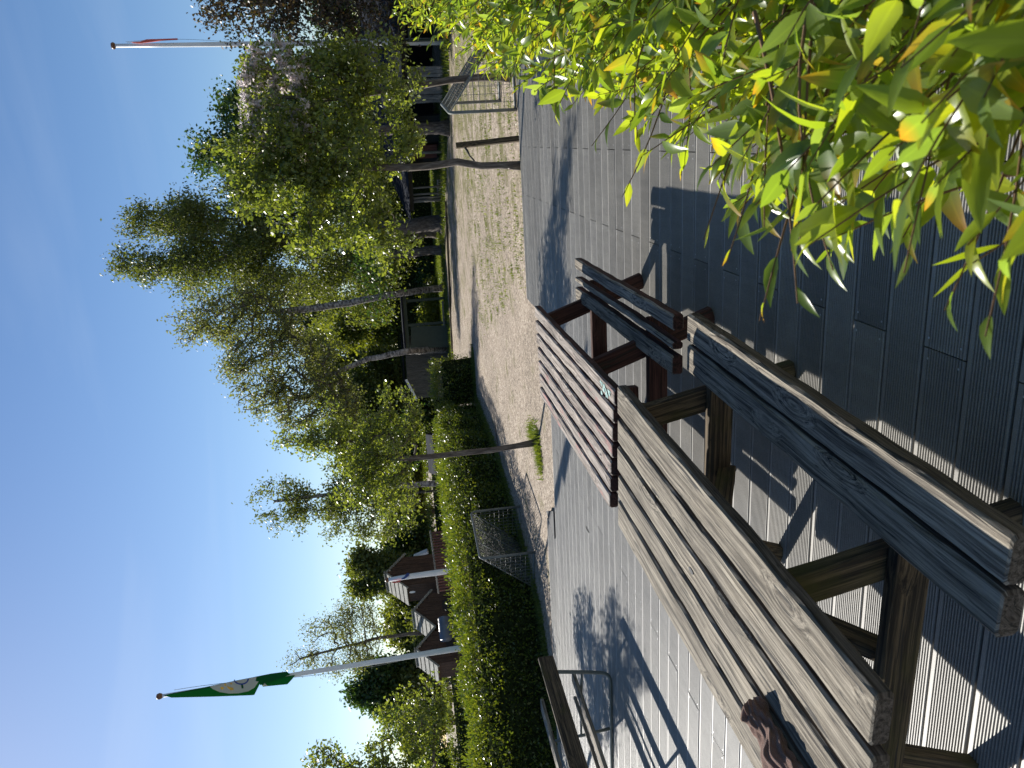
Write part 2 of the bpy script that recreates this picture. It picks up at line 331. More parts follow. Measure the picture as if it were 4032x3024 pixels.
while True:
    y = Y0+row*PITCH_B
    if y > 9.45: break
    xl, xr = -8.0, 5.6
    if y > 8.75: xl = -1.91
    elif y > 8.2: xl = -8.0
    joints = [-8.6, -5.95, -3.30, -.655, 2.0, 4.65] if row % 2 == 0 else [-8.075, -5.425, -2.777, -.127, 2.52, 5.17]
    spans = [(-4.50, None)]
    rng_list = [(xl, xr)] if y < 8.2 or y > 8.75 else [(-8.0, -4.50), (-1.91, xr)]
    if row % 2 == 1: joints[2] = -99
    for (a0, a1) in rng_list:
        cuts = [a0]+[j for j in joints if a0+.05 < j < a1-.05]+[a1]
        for p, q in zip(cuts[:-1], cuts[1:]):
            board(y, p, q)
            if y < 6:
                for e, s_ in ((p, 1), (q, -1)):
                    for py in (.022, WB-.022): screws.append((e+s_*.03, y+py))
    row += 1
for (sx_, sy_) in screws:
    q = dA*(sx_+rng.normal(0, .002))+dB*(sy_+rng.normal(0, .002)); vs = [(q[0], q[1], .0012)]
    for k in range(8): vs.append((q[0]+.0038*math.cos(k*math.pi/4), q[1]+.0038*math.sin(k*math.pi/4), .0008))
    dk.add(vs, [(0, k+1, (k+1) % 8+1) for k in range(8)], None, 1)
# dark underframe and edge fascia
def ab(a_, b_, z): q = dA*a_+dB*b_; return (q[0], q[1], z)
dk2 = MB()
dk2.prism([ab(-7.98, .02, -.045), ab(5.58, .02, -.045), ab(5.58, 9.30, -.045), ab(-1.89, 9.30, -.045), ab(-1.89, 8.20, -.045), ab(-4.48, 8.20, -.045), ab(-4.48, 8.7, -.045), ab(-7.98, 8.7, -.045)], (0, 0, .02))
deck = dk.build('deck', ['deck', 'screw']); tag(deck, 'grooved grey composite deck boards with staggered joints', kind='structure')
und = dk2.build('deck_underframe', ['dark']); und.parent = deck

# dark triangle at the far left notch: shade on the deck's end, as colour
w = MB(); p3, p2, p1 = G(903, 2187, 0), G(1012, 2182, 0), G(1012, 2154, 0)
w.prism([p1+(0, 0, -.05), p2+(0, 0, -.05), p3+(0, 0, -.05)], (0, 0, .062)); tag(w.build('deck_end_shade', ['blackish'], None, p3), 'dark triangular piece painting the shaded end of the deck in the notch of its edge', 'rubber wedge')

# ------------------------------------------------------------------ picnic tables
def tbl(name, label, o, d, mats, T, B, Ltab, cuts, bench, bz0, bz1, frames, leglab=None):
    d = np.array(d)/np.hypot(*d); nrm = np.array([d[1], -d[0]])
    def W(nn, dd, z): q = o+nrm*nn+d*dd; return np.array([q[0], q[1], z])
    base = W(-.32, Ltab/2, 0); t = thing(name, label, 'picnic table', base)
    top = MB(); th = .042
    for (n0, n1, e0, e1) in cuts:
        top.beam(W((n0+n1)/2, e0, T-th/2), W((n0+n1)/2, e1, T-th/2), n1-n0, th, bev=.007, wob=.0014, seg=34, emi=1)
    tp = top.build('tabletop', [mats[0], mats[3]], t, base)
    for side in (1, -1):
        se = MB()
        for (n0, n1) in bench:
            if side < 0: n0, n1 = -.645-n1, -.645-n0
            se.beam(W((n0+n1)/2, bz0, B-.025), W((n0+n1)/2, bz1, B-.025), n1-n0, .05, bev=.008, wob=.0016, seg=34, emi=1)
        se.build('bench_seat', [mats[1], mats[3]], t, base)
    nl, nr = -.86, .17; ft = .05 if mats[0] == 'table' else .14
    for fi, dd in enumerate(frames):
        cb = MB(); cb.beam(W(nl, dd, B-.05-.048), W(nr, dd, B-.05-.048), .046, .095, bev=.004, wob=.001, seg=8); cb.build('cross_beam', [mats[2]], t, base)
        bt = MB(); bt.beam(W(-.60, dd+.05, T-th-.045), W(-.045, dd+.05, T-th-.045), .045, .088, bev=.004); bt.build('table_batten', [mats[2]], t, base)
        for (na, nb) in ((-.08, ft), (-.56, -.64-ft-(.10 if mats[0] == 'table' else 0))):
            lg = MB(); lg.beam(W(na, dd+.048, T-th-.01), W(nb, dd+.048, 0.0), .045, .095, up=(nrm[0], nrm[1], 0), bev=.004, wob=.001, seg=6); lg.build('leg', [mats[2]], t, base)
    if mats[0] == 'redtable':
        bt = MB(); bt.beam(W(-.585, .03, T-th-.04), W(-.01, .055, T-th-.04), .04, .075, bev=.004); bt.build('end_batten', [mats[3]], t, base)
    # long brace under the top
    br = MB(); br.beam(W(-.32, frames[0], B-.14), W(-.32, Ltab/2-.05, T-th-.03), .04, .07, bev=.004); br.build('brace', [mats[2]], t, base)
    br = MB(); br.beam(W(-.32, frames[1], B-.14), W(-.32, Ltab/2+.05, T-th-.03), .04, .07, bev=.004); br.build('brace', [mats[2]], t, base)
    return t, W, tp
T, B = .67, .42
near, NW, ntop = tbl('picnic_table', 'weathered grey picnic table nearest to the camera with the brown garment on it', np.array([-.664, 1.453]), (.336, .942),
    ('table', 'bench', 'leg', 'endgrain_sideshade'), T, B, 1.84, [(-.126, 0, 0, 1.84), (-.252, -.143, -.012, 1.84), (-.380, -.270, .0, 1.845), (-.506, -.398, .012, 1.83), (-.648, -.524, .0, 1.84)],
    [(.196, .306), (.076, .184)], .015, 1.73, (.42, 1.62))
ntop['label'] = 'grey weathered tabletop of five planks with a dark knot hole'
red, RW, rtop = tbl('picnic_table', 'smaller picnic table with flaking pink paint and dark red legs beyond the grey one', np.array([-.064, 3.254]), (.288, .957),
    ('redtable', 'bench', 'redleg', 'redend_sideshade'), T, .40, 1.86, [(-.0865*k-.071, -.0865*k, .0+.018*k, 1.90-.012*k) for k in range(7)],
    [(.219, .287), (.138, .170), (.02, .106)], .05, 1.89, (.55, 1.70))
for t in (near, red): t['group'] = 'picnic tables on the deck'
# teal paint remnant on the red table's corner, knot hole on the near table
kh = MB(); c0 = NW(-.33, .97, T+.0025); d_ = np.array([.336, .942, 0]); n_ = np.array([.942, -.336, 0])
kh.add([c0+d_*.022*math.cos(a)+n_*.008*math.sin(a) for a in np.linspace(0, 6.0, 9)], [tuple(range(9))]); kh.build('knot_hole', ['blackish'], ntop, near.location)
tp = MB(); MAT['teal'] = plain('flaking_teal_paint', (.30, .46, .42), .8, noise=.3, scale=30)
for k in range(26):
    c0 = RW(-.045-rng.uniform(-.03, .03)-(.004), .05+rng.uniform(0, .16), T+.0016+k*2e-5); r_ = rng.uniform(.003, .012)
    tp.add([c0+d_*r_*1.6*math.cos(a)*rng.uniform(.6, 1.2)+n_*r_*math.sin(a)*rng.uniform(.6, 1.2) for a in np.linspace(0, 5.5, 8)], [tuple(range(8))])
tp.build('paint_flakes', ['teal'], rtop, red.location)

# crumpled brown lace garment on the near table
gm_ = MB(); m, n, l, b = newmat('brown_crochet'); b.inputs['Roughness'].default_value = .95; b.inputs['Sheen Weight'].default_value = .3
fa = noise(n, l, mapped(n, l, (300, 20, 300)), 1, 4, .6); fbn = noise(n, l, mapped(n, l, (25, 25, 25)), 1, 4, .6)
c = ramp(n, l, fa, [(.3, (.09, .033, .016)), (.5, (.27, .11, .052)), (.7, (.52, .27, .14))])
c = mixc(n, l, .8, c, ramp(n, l, fbn, [(.35, (.4,)*3), (.65, (1.1, 1.1, 1.1))]), 'MULTIPLY'); l.new(c, b.inputs['Base Color']); bump(n, l, b, fa, 1, .003); MAT['garment'] = m
g0 = G(255, 3000, T)+(0, 0, .0); g1 = G(-260, 3260, T)
ax = unit(g1-g0); px = np.array([-ax[1], ax[0], 0]); LG = np.linalg.norm(g1-g0)
gv = []; gg = []; nu, nv_ = 90, 64
ph = rng.uniform(0, 6, 12)
for i in range(nu+1):
    s_ = i/nu; wd = .034+.020*min(1, max(0, (s_-.12)*6))+.004*math.sin(s_*21+ph[0]); hh = .020+.010*math.sin(s_*9+ph[1])**2
    for j in range(nv_):
        an = 2*math.pi*j/nv_
        rr = 1+.13*math.sin(an*9+3*math.sin(s_*9+ph[2]))+.10*math.sin(an*5+s_*26+ph[3])+.07*math.sin(an*15-s_*40)
        if s_ < .12: rr *= 1+.14*math.sin(an*12)
        e = min(1, s_*14+.5)
        z = hh*(1+math.sin(an)*rr*e); p = g0+ax*(LG*s_+.006*math.sin(an*7+ph[4])*(s_ < .03))+px*(math.cos(an)*wd*rr*e+.01*math.sin(s_*8+ph[5])); gv.append((p[0], p[1], T+max(.001, z))); gg.append((an*wd, s_*LG, j % 3))
gf = [(i*nv_+j, i*nv_+(j+1) % nv_, (i+1)*nv_+(j+1) % nv_, (i+1)*nv_+j) for i in range(nu) for j in range(nv_)]+[tuple(range(nv_-1, -1, -1)), tuple(nu*nv_+j for j in range(nv_))]
gm_.add(gv, gf, gg, 0, True)
tag(gm_.build('crumpled_garment', ['garment'], None, g0), 'crumpled reddish brown crocheted garment lying on the grey picnic table', 'garment')

# ------------------------------------------------------------------ tube-framed bench at the left
ba = np.array([.315, .949]); bl = np.array([-.949, .315])
bo = np.array([-2.577, 6.865])
def BW(a_, l_, z): q = bo+ba*a_+bl*l_; return np.array([q[0], q[1], z])
tb = thing('tube_bench', 'grey tube framed bench with wooden planks at the left edge of the deck', 'bench', BW(-.5, .6, 0)); bb = tb.location
for dd in (0.0, -1.22):
    fr = MB(); pts = [BW(dd, 1.25, .018), BW(dd, .3, .018), BW(dd, .10, .018)]
    for k in range(1, 8): an = k/8*math.pi/2; pts.append(BW(dd, .10-.10*math.sin(an), .018+.10*(1-math.cos(an))))
    pts += [BW(dd, -.02, .2), BW(dd, -.06, .42), BW(dd, -.085, .58)]
    fr.tube(pts, .0165, 10); fr.build('tube_frame', ['tube'], tb, bb)
    lg = MB(); lg.tube([BW(dd, .61, .02), BW(dd, .64, .26), BW(dd, .66, .53)], .0145, 8); lg.build('leg', ['tube'], tb, bb)
    cr_ = MB(); cr_.tube([BW(dd, -.03, .27), BW(dd, .3, .285), BW(dd, .63, .29)], .011, 8); cr_.build('seat_rail', ['tube'], tb, bb)
pk = MB(); pk.beam(BW(.17, -.105, .555), BW(-1.9, -.105, .555), .028, .135, bev=.005, wob=.001, seg=12); pk.build('back_plank', ['leg'], tb, bb)
pk = MB(); pk.beam(BW(.15, .12, .315), BW(-1.9, .12, .315), .11, .03, bev=.005, wob=.001, seg=12); pk.build('seat_plank', ['table'], tb, bb)
pk = MB(); pk.beam(BW(.1, .30, .318), BW(-1.9, .30, .318), .022, .03, bev=.004, wob=.001, seg=12); pk.build('seat_slat', ['table'], tb, bb)
c0 = G(262, 2128, .56); l0 = (c0[:2]-bo)@bl; a0 = (c0[:2]-bo)@ba
pk = MB(); pk.beam(BW(a0, l0+.03, .545), BW(a0-1.9, l0+.03, .545), .13, .032, bev=.005, wob=.001, seg=12); pk.build('top_plank', ['table'], tb, bb)

# ------------------------------------------------------------------ small football goals
def goal(label, A0, A1, back, hgt, netx=.06):
    A0 = np.array(A0, float); A1 = np.array(A1, float); back = np.array([back[0], back[1], 0.])
    t = thing('football_goal', label, 'goal', (A0+A1)/2, 'small football goals in the yard'); bs = t.location; up = np.array([0, 0, hgt])
    fr = MB(); ax_ = unit(A1-A0)
    fr.tube([A0, A0+up*.93, A0+up*.98+ax_*.02, A0+up+ax_*.06, A1+up-ax_*.06, A1+up*.98-ax_*.02, A1+up*.93, A1], .02, 8); fr.build('goal_frame', ['steel'], t, bs)
    fb_ = MB(); B0, B1 = A0+back, A1+back; fb_.tube([A0+(0, 0, .02), B0+(0, 0, .02), B1+(0, 0, .02), A1+(0, 0, .02)], .016, 8); fb_.build('ground_frame', ['steel'], t, bs)
    for s_ in (.02, .36, .68, .98):
        q = MB(); q.tube([A0+(A1-A0)*s_+up, B0+(B1-B0)*s_+(0, 0, .02)], .009, 6); q.build('brace', ['steel'], t, bs)
    nt = MB(); W_ = np.linalg.norm(A1-A0)
    def netpatch(p00, p10, p11, p01, nu_, nv2):
        for k in range(-nv2, nu_+1):
            # diagonals both ways
            for sgn in (0, 1):
                pts = []
                for tt in np.linspace(0, 1, 9):
                    u = (k+tt*nv2)/nu_
                    if u < 0 or u > 1: continue
                    uu = 1-u if sgn else u
                    pts.append((p00*(1-uu)+p10*uu)*(1-tt)+(p01*(1-uu)+p11*uu)*tt)
                if len(pts) > 1: nt.tube(pts, .0028, 4, cap=False)
    netpatch(A0+up, A1+up, B1, B0, int(W_/netx), int(np.linalg.norm(back-up)/netx))
    for (a_, b_) in ((A0, B0), (A1, B1)):
        # triangular side: lines from post to slanted edge
        for k in range(1, 11):
            s_ = k/11; nt.tube([a_+up*(1-s_), (a_+up)*(1-s_)+b_*s_], .0028, 4, cap=False); nt.tube([a_+(b_-a_)*s_, (a_+(b_-a_)*s_)+up*(1-s_)], .0028, 4, cap=False)
    nt.build('net', ['net'], t, bs); return t
def g3(U, V, z=ZG): return G(U, V, z)
gl0, gl1 = g3(850, 2108), g3(1030, 2053)
goal('wire mesh football goal standing in front of the green hedge', gl0, gl1, (-.62, .42), .80)
gr0, gr1 = g3(2593, 2036), g3(2627, 1974)
goal('small football goal beside the leaning post at the right', gr0, gr1, (1.0, -.30), .80)

# ------------------------------------------------------------------ leaves and trees
def leaf_quads(c, d, nrm, L, Wd):
    """rhombic leaf cards: c base, d direction, nrm normal"""
    side = unit(np.cross(d, nrm)); N = len(c); L = L[:, None]; Wd = Wd[:, None]
    v = np.stack([c, c+d*L*.45+side*Wd*.5+nrm*Wd*.12, c+d*L, c+d*L*.45-side*Wd*.5+nrm*Wd*.12], 1).reshape(-1, 3)
    return v, np.arange(4*N).reshape(N, 4)
def rand_dirs(N, droop=0.0):
    d = rng.normal(size=(N, 3)); d[:, 2] -= droop; return unit(d)
def foliage(name, mat, centers, sig, size, droop, parent, base, aspect=.6, lie=0.0):
    N = len(centers); c = centers+rng.normal(size=(N, 3))*np.array(sig); d = rand_dirs(N, droop); nr = rng.normal(size=(N, 3)); nr[:, 2] += lie; nr = unit(nr)
    L = size*rng.uniform(.6, 1.25, N); v, f = leaf_quads(c, d, nr, L, L*aspect)
    return build_np(name, v-np.array(base), f, mat, parent)
def crown_pts(blobs, N, shell=.5):
    ws = np.array([b_[1][0]*b_[1][1]*b_[1][2] for b_ in blobs])**.67; ws = ws/ws.sum(); out = []
    for (c, r), w_ in zip(blobs, ws):
        k = max(2, int(round(N*w_))); k2 = int(k*1.9); q = unit(rng.normal(size=(k2, 3)))*(rng.uniform(0, 1, (k2, 1))**shell); fr = rng.uniform(2.2, 3.4, 3); ph = rng.uniform(0, 6, 3)
        fld = np.sin(q[:, 0]*fr[0]*1.6+ph[0])+np.sin(q[:, 1]*fr[1]*1.6+ph[1])+np.sin(q[:, 2]*fr[2]*1.9+ph[2])+rng.normal(0, .5, k2); q = q[np.argsort(-fld)[:k]]
        ex_ = rng.uniform(size=len(q)) < .13; q[ex_] *= rng.uniform(1.1, 1.32, (ex_.sum(), 1)); out.append(np.array(c)+q*np.array(r))
    return np.concatenate(out)
def tree(name, label, trunk, r0, blobs, ntips, per, size, leaf, bark, droop=.3, sig=.12, seed=1, hang=0, group=None, shell=.45, flower=None, aspect=.6, cat='tree', wig=.12, along=.5, rt=.005, prn=None):
    global rng
    keep = rng; rng = np.random.default_rng(seed)
    trunk = [np.array(p, float) for p in trunk]; base = trunk[0].copy(); t = thing(name, label, cat, base, group)
    # resample the trunk
    nodes = []; par = []
    for k in range(len(trunk)-1):
        m_ = max(2, int(np.linalg.norm(trunk[k+1]-trunk[k])/.25))
        for q in range(m_):
            nodes.append(trunk[k]+(trunk[k+1]-trunk[k])*q/m_+rng.normal(0, .008, 3)*(k+q > 0)); par.append(len(nodes)-2)
    nodes.append(trunk[-1]); par.append(len(nodes)-2); nt_ = len(nodes)
    free = int(nt_*.42)                  # no branches below this node
    tips = crown_pts(blobs, ntips, shell); top = trunk[-1]
    tips = tips[np.argsort(np.linalg.norm(tips-top*.5-trunk[len(trunk)//2]*.5, axis=1))]
    paths = []; arr = np.array(nodes)
    for tp_ in tips:
        df = tp_-arr; dist = np.linalg.norm(df, axis=1); cost = dist+np.maximum(0, -df[:, 2])*1.4; cost[:free] += 100
        k = int(np.argmin(cost)); st = arr[k]; Ln = dist[k]
        m_ = max(2, min(7, int(Ln/.3)+1)); idx = [k]; prev = k; mid = rng.normal(0, wig*Ln, 3); mid[2] += .10*Ln
        new = []
        for q in range(1, m_+1):
            s_ = q/m_; p_ = st+(tp_-st)*s_+mid*math.sin(math.pi*s_)*.8+rng.normal(0, .02*Ln, 3)*(q < m_)
            new.append(p_); nodes.append(p_); par.append(prev); prev = len(nodes)-1; idx.append(prev)
        arr = np.concatenate([arr, np.array(new)]); paths.append(idx)
    rad = np.zeros(len(nodes)); acc = np.zeros(len(nodes))
    for k in range(len(nodes)-1, -1, -1):
        rad[k] = max(rt, acc[k]**(1/2.2)) if acc[k] > 0 else rt
        if par[k] >= 0: acc[par[k]] += rad[k]**2.2
    sc_ = r0/rad[0] if rad[0] > r0 else 1.0
    for k in range(nt_): rad[k] = r0*(1-.62*(k/nt_)) if sc_ == 1.0 else rad[k]*sc_
    rad[nt_:] = np.minimum(rad[nt_:]*min(1, sc_*1.1), r0*.5)
    tk = MB(); rr = list(rad[:nt_]); rr[0] *= 1.35; tk.tube(nodes[:nt_], rr, 10); tk.build('trunk', [bark], t, base)
    bm = MB()
    for idx in paths: bm.tube([nodes[i] for i in idx], [max(rt*.8, rad[i] if q else min(rad[i], rad[idx[1]]*1.2)) for q, i in enumerate(idx)], 5, cap=False)
    bm.build('branches', [bark if bark != 'whitebark' else 'bark'], t, base)
    cs = []
    for idx in paths:
        P0 = np.array([nodes[i] for i in idx]); k = rng.poisson(per)
        if k < 1: continue
        s_ = 1-along*rng.uniform(0, 1, k)**1.3; f_ = s_*(len(idx)-1); i0 = np.minimum(f_.astype(int), len(idx)-2); fr = (f_-i0)[:, None]
        c = P0[i0]*(1-fr)+P0[i0+1]*fr
        if hang: c = c-np.array([0, 0, 1.])*rng.uniform(0, hang, (k, 1))*rng.uniform(.2, 1)
        cs.append(c)
    cs = np.concatenate(cs)
    foliage('leaves', leaf, cs, (sig, sig, sig), size, droop, t, base, aspect)
    if flower:
        fl_, nfl, zmin = flower; q = cs[rng.integers(0, len(cs), nfl)]; q = q[q[:, 2] > zmin]
        q = np.repeat(q, 5, axis=0)+rng.normal(0, .025, (len(q)*5, 3)); foliage('blossom', 'blossom', q, (.01,)*3, fl_, 0, t, base, .9)
    rng = keep; return t
def blob(U, V, y, rU, rV, ry=None):
    s_ = y/F; return (P(U, V, y), (rU*s_, (ry if ry else (rU+rV)/2*s_), rV*s_))
def path(y, *uv): return [P(u_, v_, y) for u_, v_ in uv]
def rooted(y, U0, *uv):                   # trunk from the ground through picture points at distance y
    p = P(U0, 1750, y); return [np.array([p[0], y, ZG-.02])]+[P(u_, v_, y) for u_, v_ in uv]

# two apple trees at the deck's far edge
ta = g3(2372, 2062); ya = ta[1]
tree('apple_tree', 'slender apple tree beside the leaning post behind the deck', [ta]+path(ya, (2378, 1800), (2365, 1600), (2362, 1400), (2360, 1200), (2345, 1000)), .042,
     [blob(2340, 980, ya, 140, 230), blob(2350, 1320, ya, 300, 260), blob(2090, 1480, ya, 150, 190), blob(2200, 1200, ya, 190, 190), blob(2490, 1560, ya, 140, 110), blob(2370, 1130, ya, 240, 200)], 380, 52, .058, 'L_apple', 'bark', seed=3, sig=.055, group='apple trees', aspect=.62, wig=.2)
tb_ = g3(2700, 2040); yb = tb_[1]+.5
tree('apple_tree', 'apple tree with pale pink blossom beside the right flagpole', [np.array([P(2722, 2000, yb)[0], yb, ZG])]+path(yb, (2718, 1880), (2690, 1650), (2640, 1350), (2640, 1100)), .05,
     [blob(2590, 1180, yb, 230, 250), blob(2770, 1200, yb, 110, 250), blob(2520, 1060, yb, 150, 130), blob(2650, 1470, yb, 230, 170)], 330, 46, .057, 'L_apple', 'bark', seed=5, sig=.06, group='apple trees', flower=(.036, 8500, 2.35), wig=.2)
tm = g3(1283, 2118); ym = tm[1]
tree('apple_tree', 'thin trunked apple tree in a grass tuft in front of the hedge', [tm]+path(ym, (1240, 1850), (1225, 1700), (1218, 1560), (1250, 1400)), .036,
     [blob(1340, 1330, ym, 120, 160), blob(1230, 1500, ym, 190, 120), blob(1150, 1400, ym, 120, 140), blob(1400, 1560, ym, 130, 100), blob(1290, 1200, ym, 80, 110), blob(1080, 1560, ym, 120, 90)], 260, 44, .046, 'L_apple', 'bark', seed=8, sig=.055, group='apple trees', wig=.22)
yl = 10.2
tree('apple_tree', 'leafy apple tree rising behind the hedge at the left edge', rooted(yl, -170, (-170, 1850), (-140, 1650), (-100, 1450)), .06,
     [blob(70, 1620, yl, 230, 170), blob(-60, 1430, yl, 170, 200), blob(240, 1700, yl, 120, 70), blob(20, 1260, yl, 60, 90), blob(-150, 1350, yl, 160, 250)], 300, 44, .05, 'L_apple', 'bark', seed=9, sig=.06, group='apple trees', wig=.22)
# background trees
yE = 30
tree('weeping_birch', 'tall weeping birch with a thick hanging crown', rooted(yE, 2110, (2100, 1500), (2070, 1100), (2060, 900), (2080, 760)), .18,
     [blob(2130, 640, yE, 120, 190), blob(1960, 590, yE, 70, 110), blob(2010, 830, yE, 190, 220), blob(1990, 1130, yE, 210, 250), blob(2200, 950, yE, 220, 240), blob(1890, 1380, yE, 150, 190), blob(2250, 1250, yE, 220, 250), blob(2090, 1420, yE, 230, 170), blob(2060, 760, yE, 170, 170), blob(2000, 470, yE, 60, 70)], 1150, 80, .12, 'L_birch', 'bark', seed=11, sig=.17, hang=1.1, droop=1.2, aspect=.5, along=.7, rt=.008)
yC = 20
tree('maple_tree', 'dense dark green maple top behind the apple trees', rooted(yC, 2520, (2510, 1500), (2500, 1100)), .16,
     [blob(2480, 980, yC, 170, 190), blob(2400, 880, yC, 90, 120), blob(2570, 1100, yC, 150, 220), blob(2420, 1200, yC, 170, 230)], 380, 60, .10, 'L_dark', 'bark', seed=12, sig=.13)
yD = 17
tree('copper_tree', 'dark copper leaved tree at the right edge of the yard', rooted(yD, 3080, (3060, 1500), (3040, 1200), (3010, 950)), .17,
     [blob(3060, 940, yD, 170, 190), blob(3000, 1180, yD, 160, 250), blob(3120, 1250, yD, 200, 300), blob(3000, 1450, yD, 170, 170)], 330, 42, .085, 'L_copper', 'bark', seed=13, sig=.14, wig=.2)
yF = 28
tree('crooked_willow', 'leaning pale willow with bare forked limbs left of the birch', [G(1893, 1748, ZG)*[1, 1, 1]]+path(yF, (1866, 1550), (1832, 1380), (1805, 1190), (1790, 1000)), .12,
     [blob(1800, 800, yF, 100, 130), blob(1690, 880, yF, 140, 160), blob(1560, 960, yF, 90, 130), blob(1700, 1080, yF, 180, 130), blob(1850, 980, yF, 90, 180), blob(1600, 1120, yF, 120, 110)], 420, 36, .10, 'L_pale', 'whitebark', seed=14, hang=.35, sig=.17, wig=.07, along=.45, rt=.017)
tree('crooked_willow', 'pale willow leaning left above the grey shed', [G(1650, 1768, ZG)]+path(yF, (1640, 1600), (1610, 1450), (1560, 1330), (1520, 1200)), .15,
     [blob(1480, 1080, yF, 120, 150), blob(1380, 1200, yF, 80, 130), blob(1560, 1230, yF, 150, 130), blob(1450, 1330, yF, 120, 110), blob(1330, 1350, yF, 80, 90)], 340, 36, .10, 'L_pale', 'whitebark', seed=15, hang=.35, sig=.17, wig=.07, along=.45, rt=.016)
yH = 24
tree('white_stemmed_tree', 'tall narrow light green tree with a white stem behind the hedge', rooted(yH, 1120, (1120, 1700), (1105, 1480), (1070, 1250), (1050, 1080)), .1,
     [blob(1040, 1110, yH, 90, 130), blob(1010, 1300, yH, 110, 150), blob(1010, 1500, yH, 120, 150), blob(1150, 1450, yH, 100, 150)], 330, 42, .085, 'L_birch', 'whitebark', seed=16, sig=.13)
BG = [('round_tree', 'pale airy tree filling the gap behind the willow crowns', 1760, 1250, 46, 190, 170, 'L_pale', 71), ('round_tree', 'grey green tree between willow and small apple tree', 1470, 1400, 44, 150, 150, 'L_birch', 72), ('round_tree', 'green tree filling the space behind both apple trees', 2230, 1330, 46, 230, 230, 'L_birch', 73),
      ('round_tree', 'tall green tree between the two crooked willows', 1700, 1380, 44, 170, 190, 'L_birch', 61), ('round_tree', 'dense tree filling the gap right of the crooked willows', 1880, 1500, 43, 130, 190, 'L_yellow', 62), ('round_tree', 'dark tree top peeking out behind the mid hedge', 1330, 1480, 45, 140, 150, 'L_birch', 63), ('round_tree', 'long low treeline crown behind the playhouses', 700, 1680, 40, 190, 80, 'L_dark', 64), ('round_tree', 'round dark tree left of the thin airy tree', 260, 1620, 40, 150, 110, 'L_dark', 65), ('round_tree', 'shadowy tree right behind the maple', 2650, 1420, 40, 200, 230, 'L_dark', 66), ('round_tree', 'shadowy tree behind the right flagpole base', 2800, 1560, 34, 160, 130, 'L_dark', 67),
      ('round_tree', 'round grey green tree behind the grey shed', 1390, 1450, 40, 150, 180, 'L_birch', 21), ('round_tree', 'bright green tree above the shelter roof', 1740, 1440, 38, 130, 170, 'L_yellow', 22),
      ('round_tree', 'broad green tree filling the gap above the shed roof', 1560, 1520, 42, 130, 130, 'L_birch', 23), ('round_tree', 'dark tree behind the weeping birch', 2050, 1520, 44, 220, 160, 'L_dark', 24),
      ('round_tree', 'low green tree behind the red gabled house', 1180, 1580, 40, 150, 110, 'L_yellow', 25), ('conifer', 'dark conifer behind the tallest playhouse', 880, 1610, 38, 90, 120, 'L_dark', 26),
      ('round_tree', 'feathery tree right above the tallest playhouse', 760, 1500, 34, 110, 120, 'L_birch', 27), ('round_tree', 'spring green tree behind the middle playhouse', 610, 1600, 36, 130, 110, 'L_yellow', 28),
      ('round_tree', 'dark leafy tree left of the flagpole', 330, 1500, 34, 90, 130, 'L_dark', 30), ('round_tree', 'low tree behind the leftmost playhouse', 440, 1660, 34, 150, 90, 'L_birch', 31),
      ('round_tree', 'spreading tree far behind the left hedge', 170, 1640, 38, 170, 120, 'L_yellow', 32), ('round_tree', 'dark bushy tree beyond the mown strip', 1960, 1660, 41, 170, 80, 'L_dark', 33),
      ('round_tree', 'deep green tree behind the open building', 2400, 1450, 42, 300, 220, 'L_dark', 34), ('round_tree', 'dark tree behind the copper tree', 2920, 1450, 36, 280, 240, 'L_dark', 35),
      ('round_tree', 'small bushy tree between shed and hedge', 1280, 1610, 36, 110, 90, 'L_dark', 36), ('round_tree', 'low bushy tree at the far left', -60, 1700, 34, 170, 130, 'L_dark', 37),
      ('round_tree', 'olive green tree behind the white stemmed tree', 1010, 1610, 41, 110, 90, 'L_birch', 38)]
for nm, lab, U_, V_, y_, ru, rv, lf, sd in BG:
    rr_ = np.random.default_rng(sd); bl_ = [blob(U_, V_+.2*rv, y_, ru*.6, rv*.6)]+[blob(U_+rr_.uniform(-.85, .85)*ru, V_+rr_.uniform(-.75, .7)*rv, y_+rr_.uniform(-1.5, 1.5), ru*rr_.uniform(.25, .5), rv*rr_.uniform(.25, .5)) for _ in range(9)]
    tree(nm, lab, rooted(y_, U_, (U_, V_+rv*.5), (U_, V_-rv*.3)), .16, bl_, 230, 85, .17, lf, 'bark', seed=sd, sig=.22, rt=.012, group='trees in the background', wig=.2)
yK = 26
tree('sparse_tree', 'thin airy tree beside the left flagpole', rooted(yK, 560, (530, 1650), (515, 1500), (470, 1330), (430, 1180)), .075,
     [blob(430, 1200, yK, 40, 90), blob(540, 1290, yK, 70, 90), blob(590, 1400, yK, 80, 100), blob(500, 1430, yK, 90, 90), blob(420, 1350, yK, 60, 90)], 190, 46, .065, 'L_pale', 'bark', seed=29, sig=.15, wig=.15, rt=.01)

# dark tree stumps under the birch
for U_, lab, r_ in ((2145, 'thick dark tree trunk standing in the grass', .26), (2040, 'dark tree trunk with a pale branch stub', .16)):
    b0 = g3(U_, 1744); yb_ = b0[1]; tk = MB(); t = thing('tree', lab, 'tree', b0, 'bare trunks under the birch'); tk.tube([b0, b0+(0, 0, .12), b0+(.02, 0, .5), b0+(-.05, 0, 1.3), b0+(.05, .1, 2.4)], [r_*1.7, r_*1.1, r_, r_*.9, r_*.8], 12); tk.build('trunk', ['bark'], t, b0)
    foliage('leaves', 'L_dark', np.tile(b0+(0, .1, 2.5), (1600, 1)), (1.1, .8, .35), .12, .6, t, b0)

